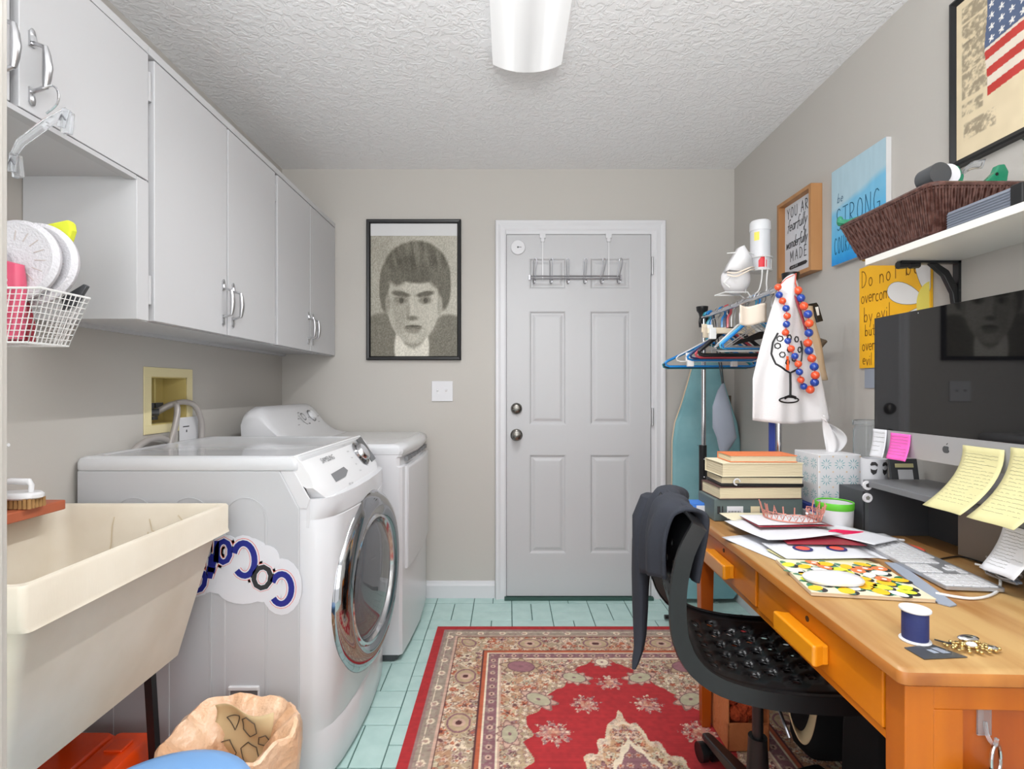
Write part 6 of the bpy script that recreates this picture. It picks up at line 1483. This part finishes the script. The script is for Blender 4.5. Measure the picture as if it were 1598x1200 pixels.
obj('hair_pin', MB().tube([(*ea, DZ+.0045), ((ea[0]+eb[0])/2, (ea[1]+eb[1])/2-.004, DZ+.004), (*eb, DZ+.007)], [.0012, .0018, .003], 8), 'black', smooth=True, label='dark pin lying between the spool and the gold jewelry', cat='pin', base=(ea[0], ea[1], DZ))

# ------------------------------------------------------------------ swivel chair with perforated shell
t = thing('swivel_chair', 'black perforated plastic swivel chair pulled up to the desk', 'chair', (.668, 1.40, FL), math.radians(-9)); chair = t
prof = [(-.222, .868), (-.235, .82), (-.244, .76), (-.245, .70), (-.236, .63), (-.218, .57), (-.188, .52), (-.140, .487), (-.07, .470), (.0, .464), (.07, .464), (.14, .468), (.19, .468), (.225, .456), (.24, .438)]
PR = bez([(x, 0, z) for x, z in prof], 120); Ls = [0]
for a, b in zip(PR[:-1], PR[1:]): Ls.append(Ls[-1]+(b-a).length)
TL = Ls[-1]
def prf(s):
    d = s*TL
    for i in range(len(Ls)-1):
        if Ls[i+1] >= d: return PR[i].lerp(PR[i+1], (d-Ls[i])/(Ls[i+1]-Ls[i]+1e-9))
    return PR[-1]
HW = .205
def shell(s, q):   # s along profile, q -1..1 across
    p = prf(s); back = max(0, 1-s/.40); w_ = HW*(1-.10*max(0, (s-.85)/.15))*(1-.06*max(0, 1-s/.12)**2)
    x = p.x+.045*q*q*back; z = p.z+.016*q*q*(1-back)*(1 if s > .35 else .5)-.020*q**4*max(0, 1-s/.10)
    return Vector((x, q*w_, z))
NU, NV = 34, 14
mb = MB(); du, dv = 1/NU, 2/NV
for i in range(NU):
    for j in range(NV):
        s0, s1 = i*du, (i+1)*du; q0_, q1_ = -1+j*dv, -1+(j+1)*dv
        cs, cq_ = (s0+s1)/2, (q0_+q1_)/2
        hole = 2 <= j <= NV-3 and i % 2 == 1 and (j % 2 == (i//2) % 2) and ((3 <= i <= 14) or (17 <= i <= 31))
        if not hole: mb.add([shell(s0, q0_), shell(s1, q0_), shell(s1, q1_), shell(s0, q1_)], [(0, 1, 2, 3)]); continue
        out = [(s0, q0_), (cs, q0_), (s1, q0_), (s1, cq_), (s1, q1_), (cs, q1_), (s0, q1_), (s0, cq_)]; inn = []
        for (a, b) in out:
            th = math.atan2((b-cq_)/(dv/2), (a-cs)/(du/2)); inn.append((cs+du*.46*math.cos(th), cq_+dv*.34*math.sin(th)))
        vs = [shell(*p) for p in out]+[shell(*p) for p in inn]; mb.add(vs, [(k, (k+1) % 8, 8+(k+1) % 8, 8+k) for k in range(8)])
me_ = obj('seat_shell', mb, 'blackm', t, local=True, smooth=True, solid=.006)
# merged verts so that the shell is one sheet
import bmesh
bm = bmesh.new(); bm.from_mesh(me_.data); bmesh.ops.remove_doubles(bm, verts=bm.verts, dist=.0004); bmesh.ops.recalc_face_normals(bm, faces=bm.faces); bm.to_mesh(me_.data); bm.free()
me_.data.shade_smooth(); me_.data.set_sharp_from_angle(angle=.9)
# outer skirt
edge = [(s/40, -1) for s in range(41)]+[(1, q/8) for q in range(-7, 8)]+[(1-s/40, 1) for s in range(41)]+[(0, -q/8) for q in range(-7, 8)]
A_, B_, C_, D_ = [], [], [], []
for k, (s, q) in enumerate(edge):
    p = shell(s, q); e = .01; tn = (shell(min(1, s+e), q)-shell(max(0, s-e), q)).normalized(); n_ = Vector((-tn.z, 0, tn.x)) if True else None
    if n_.x < 0 and s < .3: n_ = -n_
    if n_.z < 0 and s >= .3: n_ = -n_
    out = Vector((0, math.copysign(1, q) if abs(q) == 1 else 0, 0)); 
    if abs(q) < 1: out = -tn if s == 0 else tn
    A_.append(p+n_*.004-out*.004); B_.append(p+n_*.004+out*.008); C_.append(p-n_*.032+out*.012); D_.append(p-n_*.034+out*.006)
m_ = len(edge); mb = MB(); mb.add(A_+B_+C_+D_, [(r*m_+k, r*m_+(k+1) % m_, (r+1)*m_+(k+1) % m_, (r+1)*m_+k) for r in range(3) for k in range(m_)])
obj('shell_rim', mb, 'blackm', t, local=True, smooth=True, solid=.003)
obj('seat_plate', MB().box(-.10, .10, -.08, .08, .425, .440).box(-.24, -.10, -.02, .02, .50, .52) if False else MB().box(-.10, .10, -.08, .08, .425, .448), 'black', t, local=True, bevel=.004)
obj('column', MB().cyl((0, 0, .22), (0, 0, .43), .014, n=20), 'blackm', t, local=True, smooth=True)
obj('column_sleeve', MB().lathe([(.03, .07), (.028, .16), (.024, .24), (.024, .25)], (0, 0, 0), (0, 0, 1), 20), 'black', t, local=True, smooth=True)
obj('lever', MB().tube([(0, -.05, .42), (.01, -.14, .40), (.02, -.17, .36)], .004, 8), 'steel', t, local=True, smooth=True)
for k in range(5):
    a = math.radians(98+9+72*k); d = Vector((math.cos(a), math.sin(a), 0)); n_ = Vector((-d.y, d.x, 0)); R = []
    for q, hw, z1, z0 in ((.015, .026, .118, .075), (.12, .022, .105, .078), (.25, .018, .088, .070), (.272, .014, .084, .068)):
        R.append([d*q+n_*hw+Vector((0, 0, z0)), d*q-n_*hw+Vector((0, 0, z0)), d*q-n_*hw*.8+Vector((0, 0, z1)), d*q+n_*hw*.8+Vector((0, 0, z1))])
    lg_ = obj('base_leg', MB().loft(R), 'blackm', t, local=True, bevel=.004)
    c = d*.262+Vector((0, 0, .030)); b = n_
    obj('caster', MB().cyl(c-b*.028, c-b*.008, .0292, n=24).cyl(c+b*.008, c+b*.028, .0292, n=24).cyl(c-b*.012, c+b*.012, .016, n=14).cyl(c+Vector((0, 0, .01)), c+Vector((0, 0, .045)), .006, n=10), 'black', lg_, local=True, smooth=True)

# dark jacket over the back
cm = MW[chair.name]
t = thing('jacket', 'dark charcoal jacket draped over the chair back, one sleeve hanging', 'jacket', cm @ Vector((-.25, .1, .40)))
dr = bez([(-.212, 0, .715), (-.208, 0, .76), (-.198, 0, .83), (-.196, 0, .876), (-.222, 0, .892), (-.262, 0, .878), (-.285, 0, .82), (-.292, 0, .76), (-.290, 0, .69)], 40)
def drape(a, b):
    q = b*(len(dr)-1); i = min(int(q), len(dr)-2); p = dr[i].lerp(dr[i+1], q-i)
    y = -.160+.380*a; back = max(0, 1-abs(0)); dx = .045*(y/.205)**2
    fl = .007*math.sin(a*17+b*5)+.005*math.sin(a*31+3); cz = 0
    if b < .35: y = lerp(y, -.02+(y+.02)*1.0, 1); cz = -.045*(1-b/.35)*math.sin(a*PI)*.6+.10*(1-b/.35)*max(0, a-.35)
    else: cz = -.06*max(0, b-.6)/.4*(1-2*abs(a-.75))
    return cm @ Vector((p.x+dx*(1 if b < .5 else .8)+fl*(-1 if b > .5 else 1), y, p.z+cz-.018*(abs(y)/.2)**4))
obj('body', MB().grid(drape, 36, 34), 'jacket', t, smooth=True, solid=.009)
R = []
for z, x, y, rx_, ry_, tw in ((.86, -.26, .13, .03, .05, 0), (.80, -.285, .125, .032, .062, 0), (.72, -.292, .115, .03, .058, .1), (.64, -.294, .105, .026, .050, .15), (.55, -.296, .095, .022, .046, .2), (.47, -.30, .085, .018, .042, .2), (.43, -.305, .07, .014, .034, .3), (.40, -.315, .05, .010, .020, .3), (.385, -.32, .04, .006, .010, .3)):
    R.append([cm @ Vector((x+rx_*math.cos(a)*(1+.12*math.sin(3*a+z*20))+.0, y+ry_*math.sin(a)*(1+.08*math.sin(4*a+z*14)), z)) for a in [2*PI*i/24 for i in range(24)]])
obj('sleeve', MB().loft(R), 'jacket', t, smooth=True)

for o in C.objects:
    if o.name.startswith('lettering') or o.name.startswith('writing'): o['kind'] = 'stuff'
# ------------------------------------------------------------------ under the desk
t = thing('paper_bag', 'brown cardboard carton with fluffy orange contents under the desk', 'carton', (.86, 1.78, FL))
obj('bag', MB().box(.715, .72, 1.70, 1.86, FL+.001, .30).box(.715, .85, 1.85, 1.86, FL+.001, .30).box(.845, .85, 1.70, 1.86, FL+.001, .30).box(.715, .85, 1.70, 1.705, FL+.001, .10).box(.715, .85, 1.70, 1.86, FL+.001, FL+.005), 'kraft', t, bevel=.002)
mb = MB()
for i in range(46): mb.sph((rnd.uniform(.735, .83), rnd.uniform(1.695, 1.80), rnd.uniform(.10, .29)), (rnd.uniform(.014, .026), rnd.uniform(.010, .02), rnd.uniform(.02, .04)), 9, 6)
obj('fluff', mb, 'orangefur', t, smooth=True)
def softbag(label, cx, cy, wx, wy, h, mat_='blacksoft', name='tote_bag'):
    t = thing(name, label, 'bag', (cx, cy, FL)); R = []
    for z, k in ((.001, .92), (.03, 1), (h*.5, .98), (h*.85, .9), (h, .8)):
        R.append([(cx+wx/2*k*math.copysign(abs(math.cos(a))**.5, math.cos(a))*(1+.04*math.sin(5*a+z*30)), cy+wy/2*k*math.copysign(abs(math.sin(a))**.5, math.sin(a)), FL+z) for a in [2*PI*i/28 for i in range(28)]])
    obj('bag', MB().loft(R), mat_, t, smooth=True); return t
softbag('black tote bag leaning at the middle under the desk', 1.08, 1.48, .20, .18, .40)
softbag('larger black bag under the desk behind the near end panel', 1.08, 1.12, .28, .34, .42)
softbag('black fabric case standing at the wall under the desk', 1.05, 1.72, .20, .14, .40, name='fabric_case')
obj('loop_strap', MB().grid(lambda a, b: (.715+.085*a, 1.345-.012*math.sin(PI*a)+.02*b, .425-.145*math.sin(PI*min(1, max(0, a)))**.55+.022*b), 28, 2), 'strap', smooth=True, solid=.003, label='tan fabric strap looping down below the chair seat', cat='strap', base=(.74, 1.35, .28))
